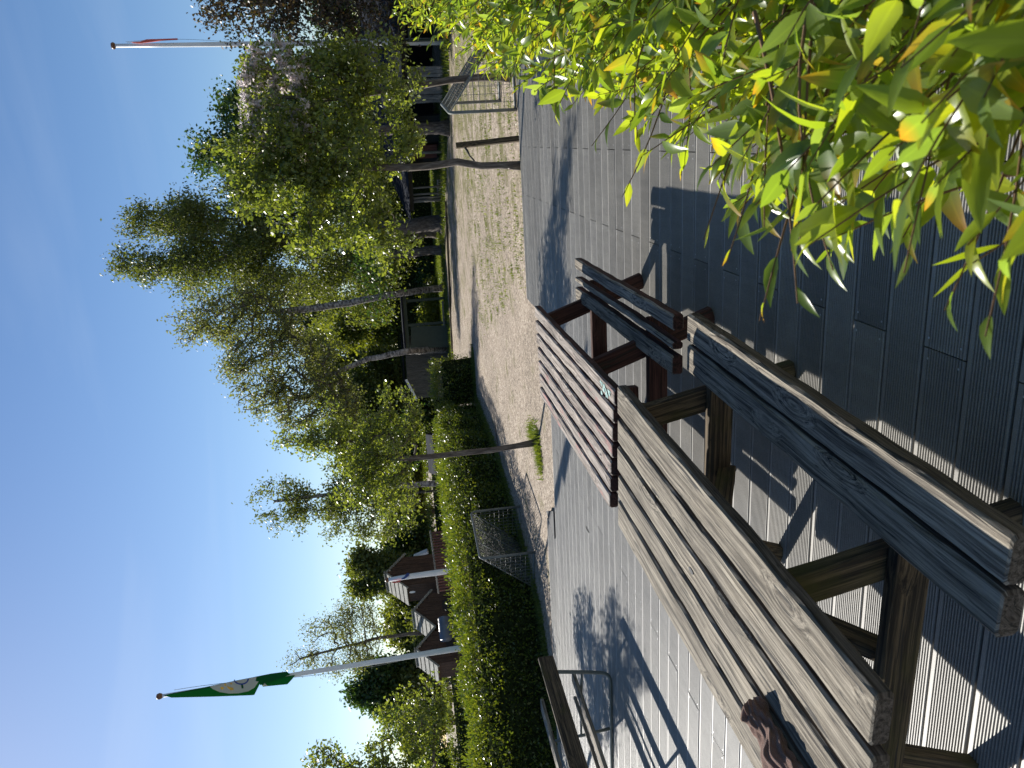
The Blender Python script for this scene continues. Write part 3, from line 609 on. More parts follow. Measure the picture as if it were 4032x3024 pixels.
# ------------------------------------------------------------------ hedge
def hedge(name, label, pts, width, hs, dens, seed):
    """pts: front base line; body lies behind it"""
    global rng
    keep = rng; rng = np.random.default_rng(seed)
    pts = [np.array(p, float) for p in pts]; t = thing(name, label, 'hedge', (*pts[0], 0)); base = np.array([*pts[0], 0.])
    core = MB(); cs = []; ns = []
    nn = []
    for k in range(len(pts)):
        d_ = pts[min(k+1, len(pts)-1)]-pts[max(k-1, 0)]; d_ = d_/np.linalg.norm(d_); q = np.array([d_[1], -d_[0]]); 
        if q[1] < 0: q = -q
        nn.append(q)
    rows = []
    for k, p in enumerate(pts):
        h_ = hs[k]; q = nn[k]; w_ = width
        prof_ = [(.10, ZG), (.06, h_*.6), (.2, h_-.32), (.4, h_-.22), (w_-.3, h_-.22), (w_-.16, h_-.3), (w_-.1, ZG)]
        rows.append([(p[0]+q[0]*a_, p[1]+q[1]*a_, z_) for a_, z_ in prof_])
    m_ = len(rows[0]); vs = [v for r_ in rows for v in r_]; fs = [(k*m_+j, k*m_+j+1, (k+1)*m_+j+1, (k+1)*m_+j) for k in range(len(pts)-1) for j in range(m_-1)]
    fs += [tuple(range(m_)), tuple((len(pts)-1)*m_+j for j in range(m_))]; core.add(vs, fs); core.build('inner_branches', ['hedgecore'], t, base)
    def surf(k, s_, u):        # u in 0..1 along front->top->back
        h_ = hs[k]*(1-s_)+hs[k+1]*s_; p = pts[k]*(1-s_)+pts[k+1]*s_; q = nn[k]*(1-s_)+nn[k+1]*s_
        tot = h_+width+h_*.5; x = u*tot
        if x < h_: a_, z_ = 0, x; no = (-q[0], -q[1], .1)
        elif x < h_+width: a_, z_ = x-h_, h_; no = (0, 0, 1.)
        else: a_, z_ = width, h_-(x-h_-width); no = (q[0], q[1], .1)
        return (p[0]+q[0]*a_, p[1]+q[1]*a_, z_), no
    for k in range(len(pts)-1):
        Ls = np.linalg.norm(pts[k+1]-pts[k]); N = int(Ls*(hs[k]*1.5+width)*dens)
        for _ in range(N):
            c, no = surf(k, rng.uniform(), rng.uniform()); cs.append(c); ns.append(no)
    # the far end cap
    for (k, p) in ((0, pts[0]), (len(pts)-1, pts[-1])):
        q = nn[k]
        for _ in range(int(width*hs[k]*dens)):
            a_ = rng.uniform(0, width); cs.append((p[0]+q[0]*a_, p[1]+q[1]*a_, rng.uniform(0, hs[k]))); ns.append((*(p-pts[1 if k == 0 else -2]), 0))
    cs = np.array(cs); ns = unit(np.array(ns)); lump = .05*np.sin(cs[:, :1]*5+cs[:, 1:2]*3)+.04*np.sin(cs[:, :1]*11-cs[:, 1:2]*9+cs[:, 2:3]*7)
    cs = cs+ns*(lump+rng.normal(0, .045, (len(cs), 1)))-ns*.02
    N = len(cs); d = unit(ns*.7+rng.normal(size=(N, 3))*.8+np.array([0, 0, .35])); nr = unit(rng.normal(size=(N, 3))+ns*.6)
    L = .055*rng.uniform(.6, 1.3, N); v, f = leaf_quads(cs, d, nr, L, L*.5); build_np('leaves', v-base, f, 'L_hedge', t)
    # upright shoots on top
    top_ = cs[(ns[:, 2] > .8)]; k_ = top_[rng.integers(0, len(top_), int(len(top_)*.5))]+rng.normal(0, .02, (int(len(top_)*.5), 3)); k_[:, 2] += rng.uniform(.0, .09, len(k_))
    L = .05*rng.uniform(.7, 1.2, len(k_)); v, f = leaf_quads(k_, unit(rng.normal(size=(len(k_), 3))*.5+np.array([0, 0, .9])), unit(rng.normal(size=(len(k_), 3))), L, L*.4); build_np('shoots', v-base, f, 'L_hedge', t)
    rng = keep; return t
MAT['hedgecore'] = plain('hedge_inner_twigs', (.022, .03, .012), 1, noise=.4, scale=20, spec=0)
hedge('hedge', 'long clipped green hedge running along the left side of the yard', [(-.35, 19.6), (-1.25, 16.2), (-2.35, 13.2), (-3.3, 11.75), (-5.0, 11.15), (-8.0, 10.6)], 1.5, [.92, .98, 1.02, 1.05, 1.05, 1.05], 1100, 41)
hedge('hedge', 'low dark hedge far behind the playhouses and the red gabled house', [(-15, 23), (-10.5, 27), (-6, 30), (-1.2, 31.5)], 1.6, [1.35, 1.3, 1.28, 1.22], 230, 43)
hedge('hedge', 'tall dark hedge closing the yard behind the shelter and the open building', [(-1.5, 38), (4, 37), (9.5, 32), (16, 25)], 1.6, [2.0, 2.2, 2.2, 2.2], 120, 44)
hedge('hedge', 'short end block of clipped hedge right of the white post', [(.42, 19.25), (-.42, 19.75)], .75, [.94, .94], 1100, 42)
w = MB(); pp = g3(1478, 1862); w.beam(pp, P(1462, 1728, pp[1]), .06, .05, up=(0, 1, 0), bev=.004); tag(w.build('wooden_post', ['oldboard'], None, pp), 'pale square post between the two parts of the hedge', 'post')

# ------------------------------------------------------------------ flagpoles
def pole(label, base, top, r0, r1, name='flagpole', grp='white flagpoles'):
    base = np.array(base); top = np.array(top); t = thing(name, label, 'flagpole', base, grp)
    q = MB(); q.tube([base+(top-base)*s_ for s_ in np.linspace(0, 1, 8)], [r0+(r1-r0)*s_ for s_ in np.linspace(0, 1, 8)], 14); pm = q.build('pole', ['white'], t, base)
    k = MB(); k.lathe(top, [(.012, -.01), (.03, .0), (r1*1.6, .02), (r1*1.9, .05), (r1*1.5, .085), (.01, .1)], 14); k.build('finial', ['ball'], pm, base)
    ln = MB(); L_ = np.linalg.norm(top-base); ln.tube([base+(top-base)*s_+np.array([math.cos(s_*7), math.sin(s_*7)-.3, 0])*(r0*1.25) for s_ in np.linspace(.1, .97, 30)], .004, 4); ln.build('halyard', ['steel'], pm, base); return t
yP = 13.8; pb = P(467, 1780, yP); ptp = P(284, 640, yP); dirp = unit(ptp-pb); pbase = pb+dirp*(ZG-pb[2])/dirp[2]
pole('tall white flagpole with green flag behind the hedge', pbase, ptp, .055, .028)
rb = g3(2861, 1750); rtp = P(2844, 455, rb[1]); pole('tall white flagpole at the right with a thin red pennant', rb, rtp, .085, .042)
# green flag: hanging folded cloth with a white disc emblem
MAT['fgreen'] = leafmat('green_flag_cloth', [(.012, .12, .035), (.014, .13, .04)], .45, .8, .1); MAT['fwhite'] = leafmat('white_flag_cloth', [(.55, .57, .60), (.58, .60, .62)], .4, .8, .1)
MAT['fyellow'] = plain('yellow_print', (.75, .45, .05), .8); MAT['fblue'] = plain('blue_print', (.03, .07, .28), .8)
def cz(x, y): return (3024-(2500+y*.4724), 600+x*.4724)     # picture point on the flag close-up
flag = thing('flag', 'limp green flag with a white round emblem hanging from the left flagpole', 'flag', P(*cz(600, 470), yP-.1))
fbse = np.array(flag.location)
def sheet(mb, poly, y_, mi, thick=.004, wav=0):
    pts = [P(*cz(*q), y_) for q in poly]; pts = [p+np.array([0, wav*math.sin(k*2.1), 0]) for k, p in enumerate(pts)]; mb.prism(pts, (0, thick, 0), mi)
f_ = MB(); sheet(f_, [(95, 505), (150, 490), (440, 435), (700, 380), (880, 345), (900, 400), (850, 500), (830, 503), (500, 515), (160, 523)], yP-.12, 0)
sheet(f_, [(860, 348), (990, 322), (1120, 305), (1150, 330), (1000, 385), (900, 420), (880, 380)], yP-.118, 0)
sheet(f_, [(900, 390), (1010, 360), (1190, 335), (1165, 370), (1125, 412), (1040, 420), (920, 432)], yP-.105, 0)
fcl = f_.build('flag_cloth', ['fgreen'], flag, fbse)
f_ = MB(); sheet(f_, [(478, 430), (560, 412), (700, 383), (868, 350), (860, 385), (885, 390), (850, 440), (800, 470), (720, 486), (640, 489), (560, 476), (505, 452)], yP-.127, 0, .003)
sheet(f_, [(915, 428), (935, 402), (960, 426)], yP-.125, 0, .003); f_.build('emblem_disc', ['fwhite'], fcl, fbse)
f_ = MB()
for poly in ([(565, 436), (590, 434), (594, 452), (575, 456)], [(618, 424), (640, 436), (672, 440), (678, 458), (655, 462), (630, 445)], [(598, 408), (612, 406), (614, 422), (602, 425)], [(648, 402), (662, 400), (664, 412), (652, 414)]): sheet(f_, poly, yP-.131, 0, .003)
f_.build('emblem_figures', ['fyellow'], fcl, fbse)
f_ = MB(); ar = [P(*cz(740+58*math.cos(a_), 368+42*math.sin(a_)), yP-.132) for a_ in np.linspace(-.1, 3.0, 14)]; f_.tube(ar, .010, 6); f_.build('emblem_arc', ['fblue'], fcl, fbse)
f_ = MB(); sheet(f_, [(738, 410), (755, 408), (760, 445), (744, 447)], yP-.131, 0, .003); f_.build('emblem_bar', ['fgreen'], fcl, fbse)
# red pennant at the right pole
yr = rb[1]; pn = MB()
def c1(x, y): return (3024-y*.678, 400+x*.678)
poly = [(172, 243), (225, 240), (260, 228), (330, 226), (440, 222), (440, 230), (350, 234), (280, 244), (225, 250), (180, 248)]
pn.prism([P(*c1(*q), yr-.15) for q in poly], (0, .02, 0)); pen = thing('pennant', 'thin red and white pennant beside the right flagpole', 'pennant', P(*c1(300, 235), yr-.15)); pb_ = np.array(pen.location); pn.build('pennant_cloth', ['redcloth'], pen, pb_)
q = MB(); q.tube([P(*c1(150, 246), yr-.13), P(*c1(300, 240), yr-.13), P(*c1(445, 228), yr-.13)], .006, 5); q.build('pennant_edge', ['steel'], pen, pb_)

# ------------------------------------------------------------------ leaning post tied to the apple tree
lp = g3(2478, 2046); lt = P(2450, 1795, lp[1]); t = thing('leaning_post', 'short leaning square stake tied to the slender apple tree', 'post', lp)
q = MB(); q.beam(lp, lt, .062, .055, up=(0, 1, 0), bev=.004, seg=4, wob=.001); stk = q.build('stake', ['leg'], t, lp)
q = MB(); q.tube([P(2452, 1825, lp[1]), P(2430, 1840, lp[1]), P(2410, 1850, lp[1]), P(2390, 1868, lp[1])], [.012, .014, .009, .011], 6); q.build('rope_tie', ['blackish'], stk, lp)

# ------------------------------------------------------------------ playhouses behind the hedge
def playhouse(label, Ur, Vr, y, Lr, hw, drop, wallh, plate=False):
    """ridge's right end at (Ur, Vr); ridge runs left and away"""
    r1 = P(Ur, Vr, y); e = unit(np.array([-.66, .75, 0])); s_ = unit(np.array([-.75, -.66, 0])); r2 = r1+e*Lr; t = thing('playhouse', label, 'playhouse', (r1[0], r1[1], ZG), 'wooden playhouses behind the hedge'); bs = np.array(t.location)
    zr = r1[2]; ez = zr-drop; inw = .07
    wl_ = MB(); a_ = r1+e*inw; b_ = r2-e*inw; hw2 = hw*.8; zw = zr-drop*.8-.02
    def pt(q, side, z): v = q+s_*side; return np.array([v[0], v[1], z])
    nb = 7                        # side walls of upright boards
    for (q0, q1, sd) in ((a_, b_, hw2), (a_, b_, -hw2)):
        for k in range(nb):
            c0_ = q0+(q1-q0)*(k+.5)/nb; w_ = np.linalg.norm(q1-q0)/nb*.95
            wl_.beam(pt(c0_, sd, ZG), pt(c0_, sd, zw), w_, .025, up=s_, bev=.003)
    for q0 in (a_, b_):
        for k in range(nb):
            f2_ = (k+.5)/nb*2-1; sd = hw2*f2_; zt_ = zr-.04-drop*.8*abs(f2_)
            wl_.beam(pt(q0, sd, ZG), pt(q0, sd, zt_), hw2*2/nb*.95, .025, up=e, bev=.003)
    wm_ = wl_.build('wall', ['house'], t, bs)
    rf = MB(); nbd = 5
    for sd in (1, -1):
        for k in range(nbd):
            f0 = (k+.5)/nbd; c_ = r1+s_*hw*sd*f0; z_ = zr-drop*f0+.03
            sl_ = unit(s_*sd*hw+np.array([0, 0, -drop])); nrm_ = np.cross(e, sl_); 
            rf.beam(np.array([c_[0], c_[1], z_]), np.array([c_[0], c_[1], z_])+e*Lr, math.hypot(hw, drop)/nbd*.8, .03, up=nrm_ if nrm_[2] > 0 else -nrm_, bev=.004)
        rf.beam(r1+e*.03+(0, 0, .0), r1+e*.03+s_*hw*sd+(0, 0, -drop), .03, .05, bev=.003)
        rf.beam(r2-e*.03+(0, 0, .0), r2-e*.03+s_*hw*sd+(0, 0, -drop), .03, .05, bev=.003)
    rf.beam(r1+(0, 0, .055), r2+(0, 0, .055), .10, .035, bev=.004)
    rf.build('roof', ['roofwood'], t, bs)
    if plate:
        c_ = a_+e*Lr*.38+s_*(hw2+.02); q = MB(); c_ = np.array([c_[0], c_[1], zw-.22]); q.add([c_+e*.07*math.cos(an)+np.array([0, 0, .10*math.sin(an)]) for an in np.linspace(0, 2*math.pi, 16, endpoint=False)], [tuple(range(16))]); q.build('number_plate', ['white'], wm_, bs)
    else:
        c_ = a_-e*.02+s_*(-.05); q = MB(); q.add([np.array([c_[0], c_[1], .95])+s_*.24*math.cos(an)-e*.02+np.array([0, 0, .24*math.sin(an)]) for an in np.linspace(0, math.pi*2, 18, endpoint=False)], [tuple(range(18))]); q.build('round_opening', ['dark'], wm_, bs)
    return t
playhouse('tallest wooden playhouse with a white oval plate on its side', 770, 1520, 26, 1.25, .62, .66, 1.9, True)
playhouse('middle wooden playhouse with a round opening beside the ribbed tunnel', 623, 1629, 25, 1.25, .62, .62, 1.3)
playhouse('left wooden playhouse partly hidden by the white flagpole', 470, 1640, 24, 1.25, .62, .62, 1.3)
# ribbed tunnel between them
q = MB(); a_ = P(590, 1748, 23.6); b_ = P(505, 1756, 23.2); pts = []; rr = []
for k in range(49): s_ = k/48; pts.append(a_+(b_-a_)*s_); rr.append(.17+.012*math.sin(s_*2*math.pi*16))
q.tube(pts, rr, 18); tag(q.build('ribbed_tunnel', ['rib'], None, a_), 'blue grey ribbed plastic tunnel between the middle and left playhouses', 'play tunnel')
# low plank wall with pale cap boards
t = thing('plank_wall', 'low red brown plank wall with pale grey cap in front of the tallest playhouse', 'plank wall', (*P(810, 1700, 21)[:2], 0)); bs = np.array(t.location)
q = MB(); q.beam(P(932, 1694, 21), P(690, 1727, 20), .13, .035, bev=.004, seg=4, wob=.001); q.build('cap_board', ['oldboard'], t, bs)
q = MB(); a_, b_ = P(930, 1699, 21.05), P(692, 1731, 20.05)
for k in range(22):
    p_ = a_+(b_-a_)*(k+.5)/22; q.beam((p_[0], p_[1], ZG), (p_[0], p_[1], p_[2]), .072, .022, up=unit(b_-a_), bev=.002)
q.build('boards', ['redhouse'], t, bs)
# small third pole with faded cloth
y3 = 19; b3 = P(768, 1712, y3); t3 = P(741, 1530, y3); d3 = unit(t3-b3); b3g = b3+d3*(ZG-b3[2])/d3[2]
t = thing('flagpole', 'short thick white pole with faded red and blue cloth before the tallest playhouse', 'flagpole', b3g, 'white flagpoles')
q = MB(); q.tube([b3g, b3, (b3+t3)/2+(.01, 0, 0), t3], [.07, .068, .06, .045], 14); q.build('pole', ['white'], t, b3g)
q = MB(); q.lathe(t3, [(.02, -.01), (.055, .01), (.06, .05), (.03, .08)], 12); q.build('finial', ['ball'], t, b3g)
fl3 = thing('cloth_strip', 'faded red and blue cloth strip hanging on the short thick white pole', 'cloth', P(745, 1565, y3-.1)); bs = np.array(fl3.location)
def cp(x, y): return (3024-(2250+y*.4728), 1450+x*.4728)
q = MB(); q.prism([P(*cp(*u_), y3-.1) for u_ in [(195, 88), (230, 84), (268, 72), (265, 88), (225, 98), (200, 95)]], (0, .02, 0)); q.build('red_strip', ['redcloth'], fl3, bs)
q = MB(); q.prism([P(*cp(*u_), y3-.12) for u_ in [(272, 66), (300, 45), (322, 15), (345, 15), (338, 38), (300, 65)]], (0, .02, 0)); q.build('blue_strip', ['bluecloth'], fl3, bs)
# white canopy
q = MB(); yy = 30; poly = [P(845, 1688, yy), P(852, 1682, yy), P(828, 1628, yy), P(818, 1632, yy)]
q.prism(poly, (0, .6, 0)); tag(q.build('white_canopy', ['white'], None, poly[0]), 'narrow sloping white canopy right of the tallest playhouse', 'canopy')

# low house with a dark roof and red gable, grey shed, green shelter, far white house
def lowhouse(label, name, U0, U1, Vr, Ve, y, depth, wallm, roofm, zr_extra=0, cat='house'):
    a_, b_ = P(U0, Ve, y), P(U1, Ve, y); r_a, r_b = P(U0, Vr, y+depth*.5), P(U1, Vr, y+depth*.5); t = thing(name, label, cat, (*((a_+b_)/2)[:2], ZG)); bs = np.array(t.location)
    ze = (a_[2]+b_[2])/2; zr = (r_a[2]+r_b[2])/2; ex = unit((b_-a_)*[1, 1, 0]); ey = np.array([-ex[1], ex[0], 0]); L_ = np.linalg.norm((b_-a_)[:2]); ov = .1
    o_ = np.array([a_[0], a_[1], 0]); q = MB()
    def X(u, v, z): p = o_+ex*u+ey*v; return np.array([p[0], p[1], z])
    q.prism([X(.05, .12, ZG), X(L_-.05, .12, ZG), X(L_-.05, .12, ze), X(.05, .12, ze)], ey*.05); q.prism([X(.05, depth-.1, ZG), X(L_-.05, depth-.1, ZG), X(L_-.05, depth-.1, ze), X(.05, depth-.1, ze)], ey*.05)
    for u in (.02, L_-.07): q.prism([X(u, .1, ZG), X(u, depth-.05, ZG), X(u, depth-.05, ze), X(u, depth/2, zr-.05), X(u, .1, ze)], ex*.05)
    for k in range(int(L_/.16)): q.prism([X(.08+k*.16, .10, ZG), X(.20+k*.16, .10, ZG), X(.20+k*.16, .10, ze-.02), X(.08+k*.16, .10, ze-.02)], ey*.018)
    q.build('wall', [wallm], t, bs); q = MB()
    q.prism([X(-ov, -.08, ze-.03), X(L_+ov, -.08, ze-.03), X(L_+ov, depth/2, zr), X(-ov, depth/2, zr)], (0, 0, .05)); q.prism([X(-ov, depth/2, zr), X(L_+ov, depth/2, zr), X(L_+ov, depth+.08, ze-.03), X(-ov, depth+.08, ze-.03)], (0, 0, .05)); q.build('roof', [roofm], t, bs); return t, X, L_, ze, zr, bs, ex, ey
lowhouse('low red gabled house with a dark blue roof behind the hedge', 'low_house', 1165, 1300, 1688, 1712, 27, 2.0, 'redhouse', 'slate')
lowhouse('pale white house glimpsed between trees beyond the hedge', 'far_house', 1345, 1445, 1610, 1640, 48, 4.0, 'white', 'white')
# grey shed with a slanting white bargeboard (gable towards us)
ys = 30; t = thing('shed', 'grey boarded shed with a white roof edge behind the hedge end', 'shed', (*P(1560, 1700, ys)[:2], ZG)); bs = np.array(t.location)
A_, B_, C_ = P(1455, 1642, ys), P(1530, 1603, ys), P(1700, 1592, ys)
q = MB(); lo = lambda p: np.array([p[0], p[1], ZG]); q.prism([lo(A_), lo(C_), C_, B_, A_], (0, 2.2, 0))
L_ = C_[0]-A_[0]; nbd = 20
for k in range(nbd):
    x_ = A_[0]+L_*(k+.5)/nbd; u = (x_-A_[0])/(B_[0]-A_[0]); zt_ = A_[2]+(B_[2]-A_[2])*min(1, u)+(C_[2]-B_[2])*max(0, (x_-B_[0])/(C_[0]-B_[0]))
    q.beam((x_, ys-.012, ZG), (x_, ys-.012, zt_-.02), L_/nbd*.86, .02, up=(0, 1, 0), bev=.003)
q.build('wall', ['shed'], t, bs)
q = MB(); q.beam(A_+(-.08, -.06, .0), B_+(0, -.06, .04), .10, .09, bev=.004); q.build('bargeboard', ['white'], t, bs)
q = MB(); q.prism([A_+(-.12, -.05, .04), B_+(0, -.05, .08), C_+(.1, -.05, .08), C_+(.1, -.05, .13), B_+(0, -.05, .13), A_+(-.12, -.05, .09)], (0, 2.4, 0)); q.build('roof', ['slate'], t, bs)
# green shelter with a window-like opening
ysh = 29; t = thing('shelter', 'dark green open shelter between the willow and the birch', 'shelter', (*P(1745, 1700, ysh)[:2], ZG)); bs = np.array(t.location)
q = MB(); q.prism([lo(P(1652, 1700, ysh)), lo(P(1738, 1700, ysh)), P(1738, 1618, ysh), P(1652, 1618, ysh)], (0, .05, 0)); q.build('side_panel', ['greenwood'], t, bs)
q = MB(); q.beam(P(1650, 1604, ysh), P(1870, 1588, ysh), .12, .17, bev=.005); q.build('top_beam', ['greenwood'], t, bs)
for u_ in (1660, 1742, 1838): q = MB(); p_ = P(u_, 1600, ysh+.06); q.beam(lo(p_), p_, .1, .1, up=(0, 1, 0), bev=.005); q.build('post', ['greenwood'], t, bs)
q = MB(); q.prism([P(1640, 1600, ysh-.2), P(1880, 1582, ysh-.2), P(1880, 1579, ysh+1.6), P(1640, 1597, ysh+1.6)], (0, 0, .06)); q.build('roof', ['slate'], t, bs)
q = MB(); q.beam(P(1742, 1748, ysh), P(1838, 1742, ysh), .05, .06, bev=.004); q.build('bottom_rail', ['oldboard'], t, bs)
# far hedge seen through it
tree('bush', 'sunlit green bush seen through the shelter opening', rooted(34, 1790, (1790, 1720)), .06, [blob(1790, 1690, 34, 90, 50), blob(1850, 1700, 34, 70, 40), blob(1730, 1690, 35, 70, 45)], 90, 70, .1, 'L_yellow', 'bark', seed=51, sig=.15, cat='bush')
tree('bush', 'dark bush mass behind the mown grass', rooted(36, 2030, (2030, 1720)), .06, [blob(2000, 1680, 36, 150, 60), blob(2130, 1670, 36, 120, 70), blob(1920, 1690, 37, 80, 50)], 130, 80, .12, 'L_dark', 'bark', seed=52, sig=.2, cat='bush')
q = MB(); p_ = P(1088, 1715, 22); q.tube([lo(p_), P(1085, 1635, 22)], .03, 8); tag(q.build('thin_post', ['leg'], None, lo(p_)), 'thin dark post rising behind the hedge near the white stem', 'post')

# ------------------------------------------------------------------ open fronted building at the right
f0 = G(2225, 1744, ZG); f1_ = G(3150, 1758, ZG)          # front base line, left end to right end
ex = unit((f1_-f0)*[1, 1, 0]); ey = np.array([-ex[1], ex[0], 0]); 
if ey[1] < 0: ey = -ey
LB = np.linalg.norm((f1_-f0)[:2]); t = thing('open_building', 'long low dark open fronted building with pillars behind the apple trees', 'building', f0); bs = np.array(f0)
def X(u, v, z): p = f0+ex*u+ey*v; return np.array([p[0], p[1], z])
def uAt(U, V=1700):                          # position along the front seen at column U
    d = ray(U, V); A = np.array([[d[0], -ex[0]], [d[1], -ex[1]]]); s_ = np.linalg.solve(A, f0[:2]); return s_[1]
ZE = .98
q = MB(); q.prism([X(-.1, 3.2, ZG), X(LB, 3.2, ZG), X(LB, 3.2, 1.6), X(-.1, 3.2, 1.6)], ey*.08); q.prism([X(.9, .9, ZG), X(.9, 3.2, ZG), X(.9, 3.2, 1.5), X(.9, .9, 1.1)], ex*.05)
q.prism([X(LB, 0, ZG), X(LB, 3.2, ZG), X(LB, 3.2, 1.5), X(LB, 0, 1.0)], ex*.05); q.prism([X(.9, .9, ZG), X(3.2, .9, ZG), X(3.2, .9, 1.1), X(.9, .9, 1.1)], ey*.05); q.build('wall', ['dark'], t, bs)
q = MB(); nrow = 12
for k in range(nrow):
    v0, v1 = -.35+k*.24, -.35+(k+1)*.24+.02; z0 = ZE+.02+.075*k; q.prism([X(-.45, v0, z0), X(LB+.3, v0, z0), X(LB+.3, v1, z0+.07), X(-.45, v1, z0+.07)], (0, 0, .025))
q.build('roof', ['slate'], t, bs)
q = MB(); q.beam(X(-.3, 0, ZE-.05), X(LB, 0, ZE-.05), .1, .12, bev=.004); q.build('front_beam', ['dark'], t, bs)
for (Ua, Ub) in ((2763, 2722), (2716, 2690), (2684, 2655), (2651, 2621)):
    u0, u1 = uAt(Ub), uAt(Ua); q = MB(); nb = 3
    for k in range(nb): a_ = u0+(u1-u0)*(k+.5)/nb; q.beam(X(a_, .0, ZG), X(a_, .0, ZE-.12), (u1-u0)/nb*.94, .03, up=ey, bev=.003)
    q.build('front_panel', ['oldboard'], t, bs)
for U_, w_ in ((2424, .07), (2288, .05), (2262, .05), (2248, .055), (2236, .09)):
    u0 = uAt(U_); q = MB(); q.tube([X(u0, 0, ZG), X(u0+.01, 0, .5), X(u0, 0, ZE-.1)], w_*.6, 8); q.build('pillar', ['oldboard'], t, bs)
u0, u1 = uAt(2296), uAt(2345); q = MB()
for k in range(5): a_ = u0+(u1-u0)*(k+.5)/5+.2; q.beam(X(a_, .82, .06), X(a_, .82, .92), (u1-u0)/5*.93, .03, up=ey, bev=.003)
q.build('door', ['redhouse'], t, bs)
u0, u1 = uAt(2236), uAt(2310); q = MB()
for k in range(10): a_ = u0+(u1-u0)*k/9; q.beam(X(a_, .03, ZG), X(a_, .03, .14), .035, .015, up=ey, bev=.002)
q.beam(X(u0, .05, .12), X(u1, .05, .12), .02, .03, bev=.002); q.build('low_railing', ['oldboard'], t, bs)
# things in the dark at the right: green door frame
u0, u1 = uAt(2870), uAt(2960); q = MB(); q.beam(X(u0, -.02, ZG), X(u0, -.02, ZE), .06, .04, up=ey); q.beam(X(u1, -.02, ZG), X(u1, -.02, ZE), .06, .04, up=ey); q.beam(X(u0, -.02, ZE-.2), X(u1, -.02, ZE-.2), .05, .06); q.build('door_frame', ['greenwood'], t, bs)

# ------------------------------------------------------------------ grass (uncountable)
def blades(name, label, spots, hgt, wid, seed):
    global rng
    keep = rng; rng = np.random.default_rng(seed); c = np.array(spots); N = len(c); d = unit(rng.normal(size=(N, 3))*.45+np.array([0, 0, 1.])); s_ = unit(np.cross(d, rng.normal(size=(N, 3))))
    L = hgt*rng.uniform(.4, 1.2, (N, 1)); v = np.stack([c-s_*wid, c+s_*wid, c+d*L], 1).reshape(-1, 3); o = build_np(name, v, np.arange(3*N).reshape(N, 3), 'grass'); rng = keep
    return tag(o, label, 'grass', kind='stuff')
sp_ = []
def area(poly_fn, N, clump=0):
    k = 0
    while k < N:
        p = poly_fn()
        if p is None: continue
        sp_.append((p[0], p[1], ZG)); k += 1
r2 = np.random.default_rng(77)
def gau(cx, cy, s1, s2=None): return lambda: (r2.normal(cx, s1), r2.normal(cy, s2 or s1))
area(gau(tm[0]+.0, tm[1]-.05, .11, .09), 420); area(gau(tm[0]-.22, tm[1]-.12, .10, .06), 260); area(gau(tm[0]+.12, tm[1]+.35, .08, .16), 220)
# along the hedge foot
hp = [np.array(p) for p in ((.85, 19.2), (-.35, 19.5), (-1.25, 16.1), (-2.35, 13.1), (-3.3, 11.6), (-5.0, 11.0), (-8, 10.5))]
for a_, b_ in zip(hp[:-1], hp[1:]):
    for _ in range(1500): s_ = r2.uniform(); p = a_+(b_-a_)*s_; sp_.append((p[0]+r2.normal(0, .1)+.05, p[1]-abs(r2.normal(0, .14)), ZG))
blades('grass_tufts', 'short green grass along the hedge foot and around the small tree', sp_, .10, .006, 61)
sp_ = []
# patchy grass right of the yard
cl = [(r2.uniform(1.2, 7.5), r2.uniform(9.4, 17)) for _ in range(420)]
for (cx, cy) in cl:
    if cy < 9.7-.31*(cx-1)*1: continue
    k = int(r2.uniform(6, 34)); s_ = r2.uniform(.03, .11)
    for _ in range(k): sp_.append((r2.normal(cx, s_*1.6), r2.normal(cy, s_), ZG))
for _ in range(800): a_ = r2.uniform(-1.9, 5.5); q = dA*a_+dB*(9.52+abs(r2.normal(0, .05))); sp_.append((q[0], q[1], ZG))
for _ in range(500): q = ta[:2]+r2.normal(0, .07, 2)+(0.05, -.05); sp_.append((q[0], q[1], ZG))
blades('grass_patches', 'thin dry green grass patches at the right of the gravel yard', sp_, .045, .006, 62)
sp_ = []
for _ in range(26000): x_ = r2.uniform(-1.5, 8.5); y_ = r2.uniform(27.3, 36); sp_.append((x_, y_+(.0 if x_ < 4 else -(x_-4)*1.2), ZG))
for _ in range(5000): u_ = r2.uniform(0, LB); v_ = r2.uniform(-.9, .3); p = X(u_, v_, ZG); sp_.append(tuple(p))
blades('lawn', 'mown green lawn behind the gravel under the trees', sp_, .13, .014, 63)
# dark sandbox-like edging by the lawn
q = MB(); q.beam(G(1560, 1786, ZG+.02), G(2230, 1758, ZG+.02), .08, .1, bev=.004, seg=6); tag(q.build('timber_edging', ['leg'], None, G(1560, 1786, ZG)), 'low dark timber edging between gravel and lawn', 'edging')
# litter: twigs and a pebble or two on deck and gravel
for k, (U_, V_, z_, L_, an, lab) in enumerate(((940, 2313, .004, .11, 1.2, 'small dead twig on the deck left of the pink table'), (1290, 1960, ZG+.01, .8, .55, 'long dark stick lying on the gravel by the hedge shadow'), (1560, 2870, .004, .12, 2.0, 'thin curved twig on the shaded deck boards'))):
    p = G(U_, V_, z_); d_ = np.array([math.cos(an), math.sin(an), 0]); q = MB(); r_ = .0035 if k != 1 else .012
    q.tube([p-d_*L_/2, p-d_*L_*.1+(0, .008*L_*9, r_), p+d_*L_*.25+(0, .005, r_), p+d_*L_/2], [r_, r_*1.3, r_, r_*.5], 6); tag(q.build('twig', ['bark'], None, p), lab, 'twig')

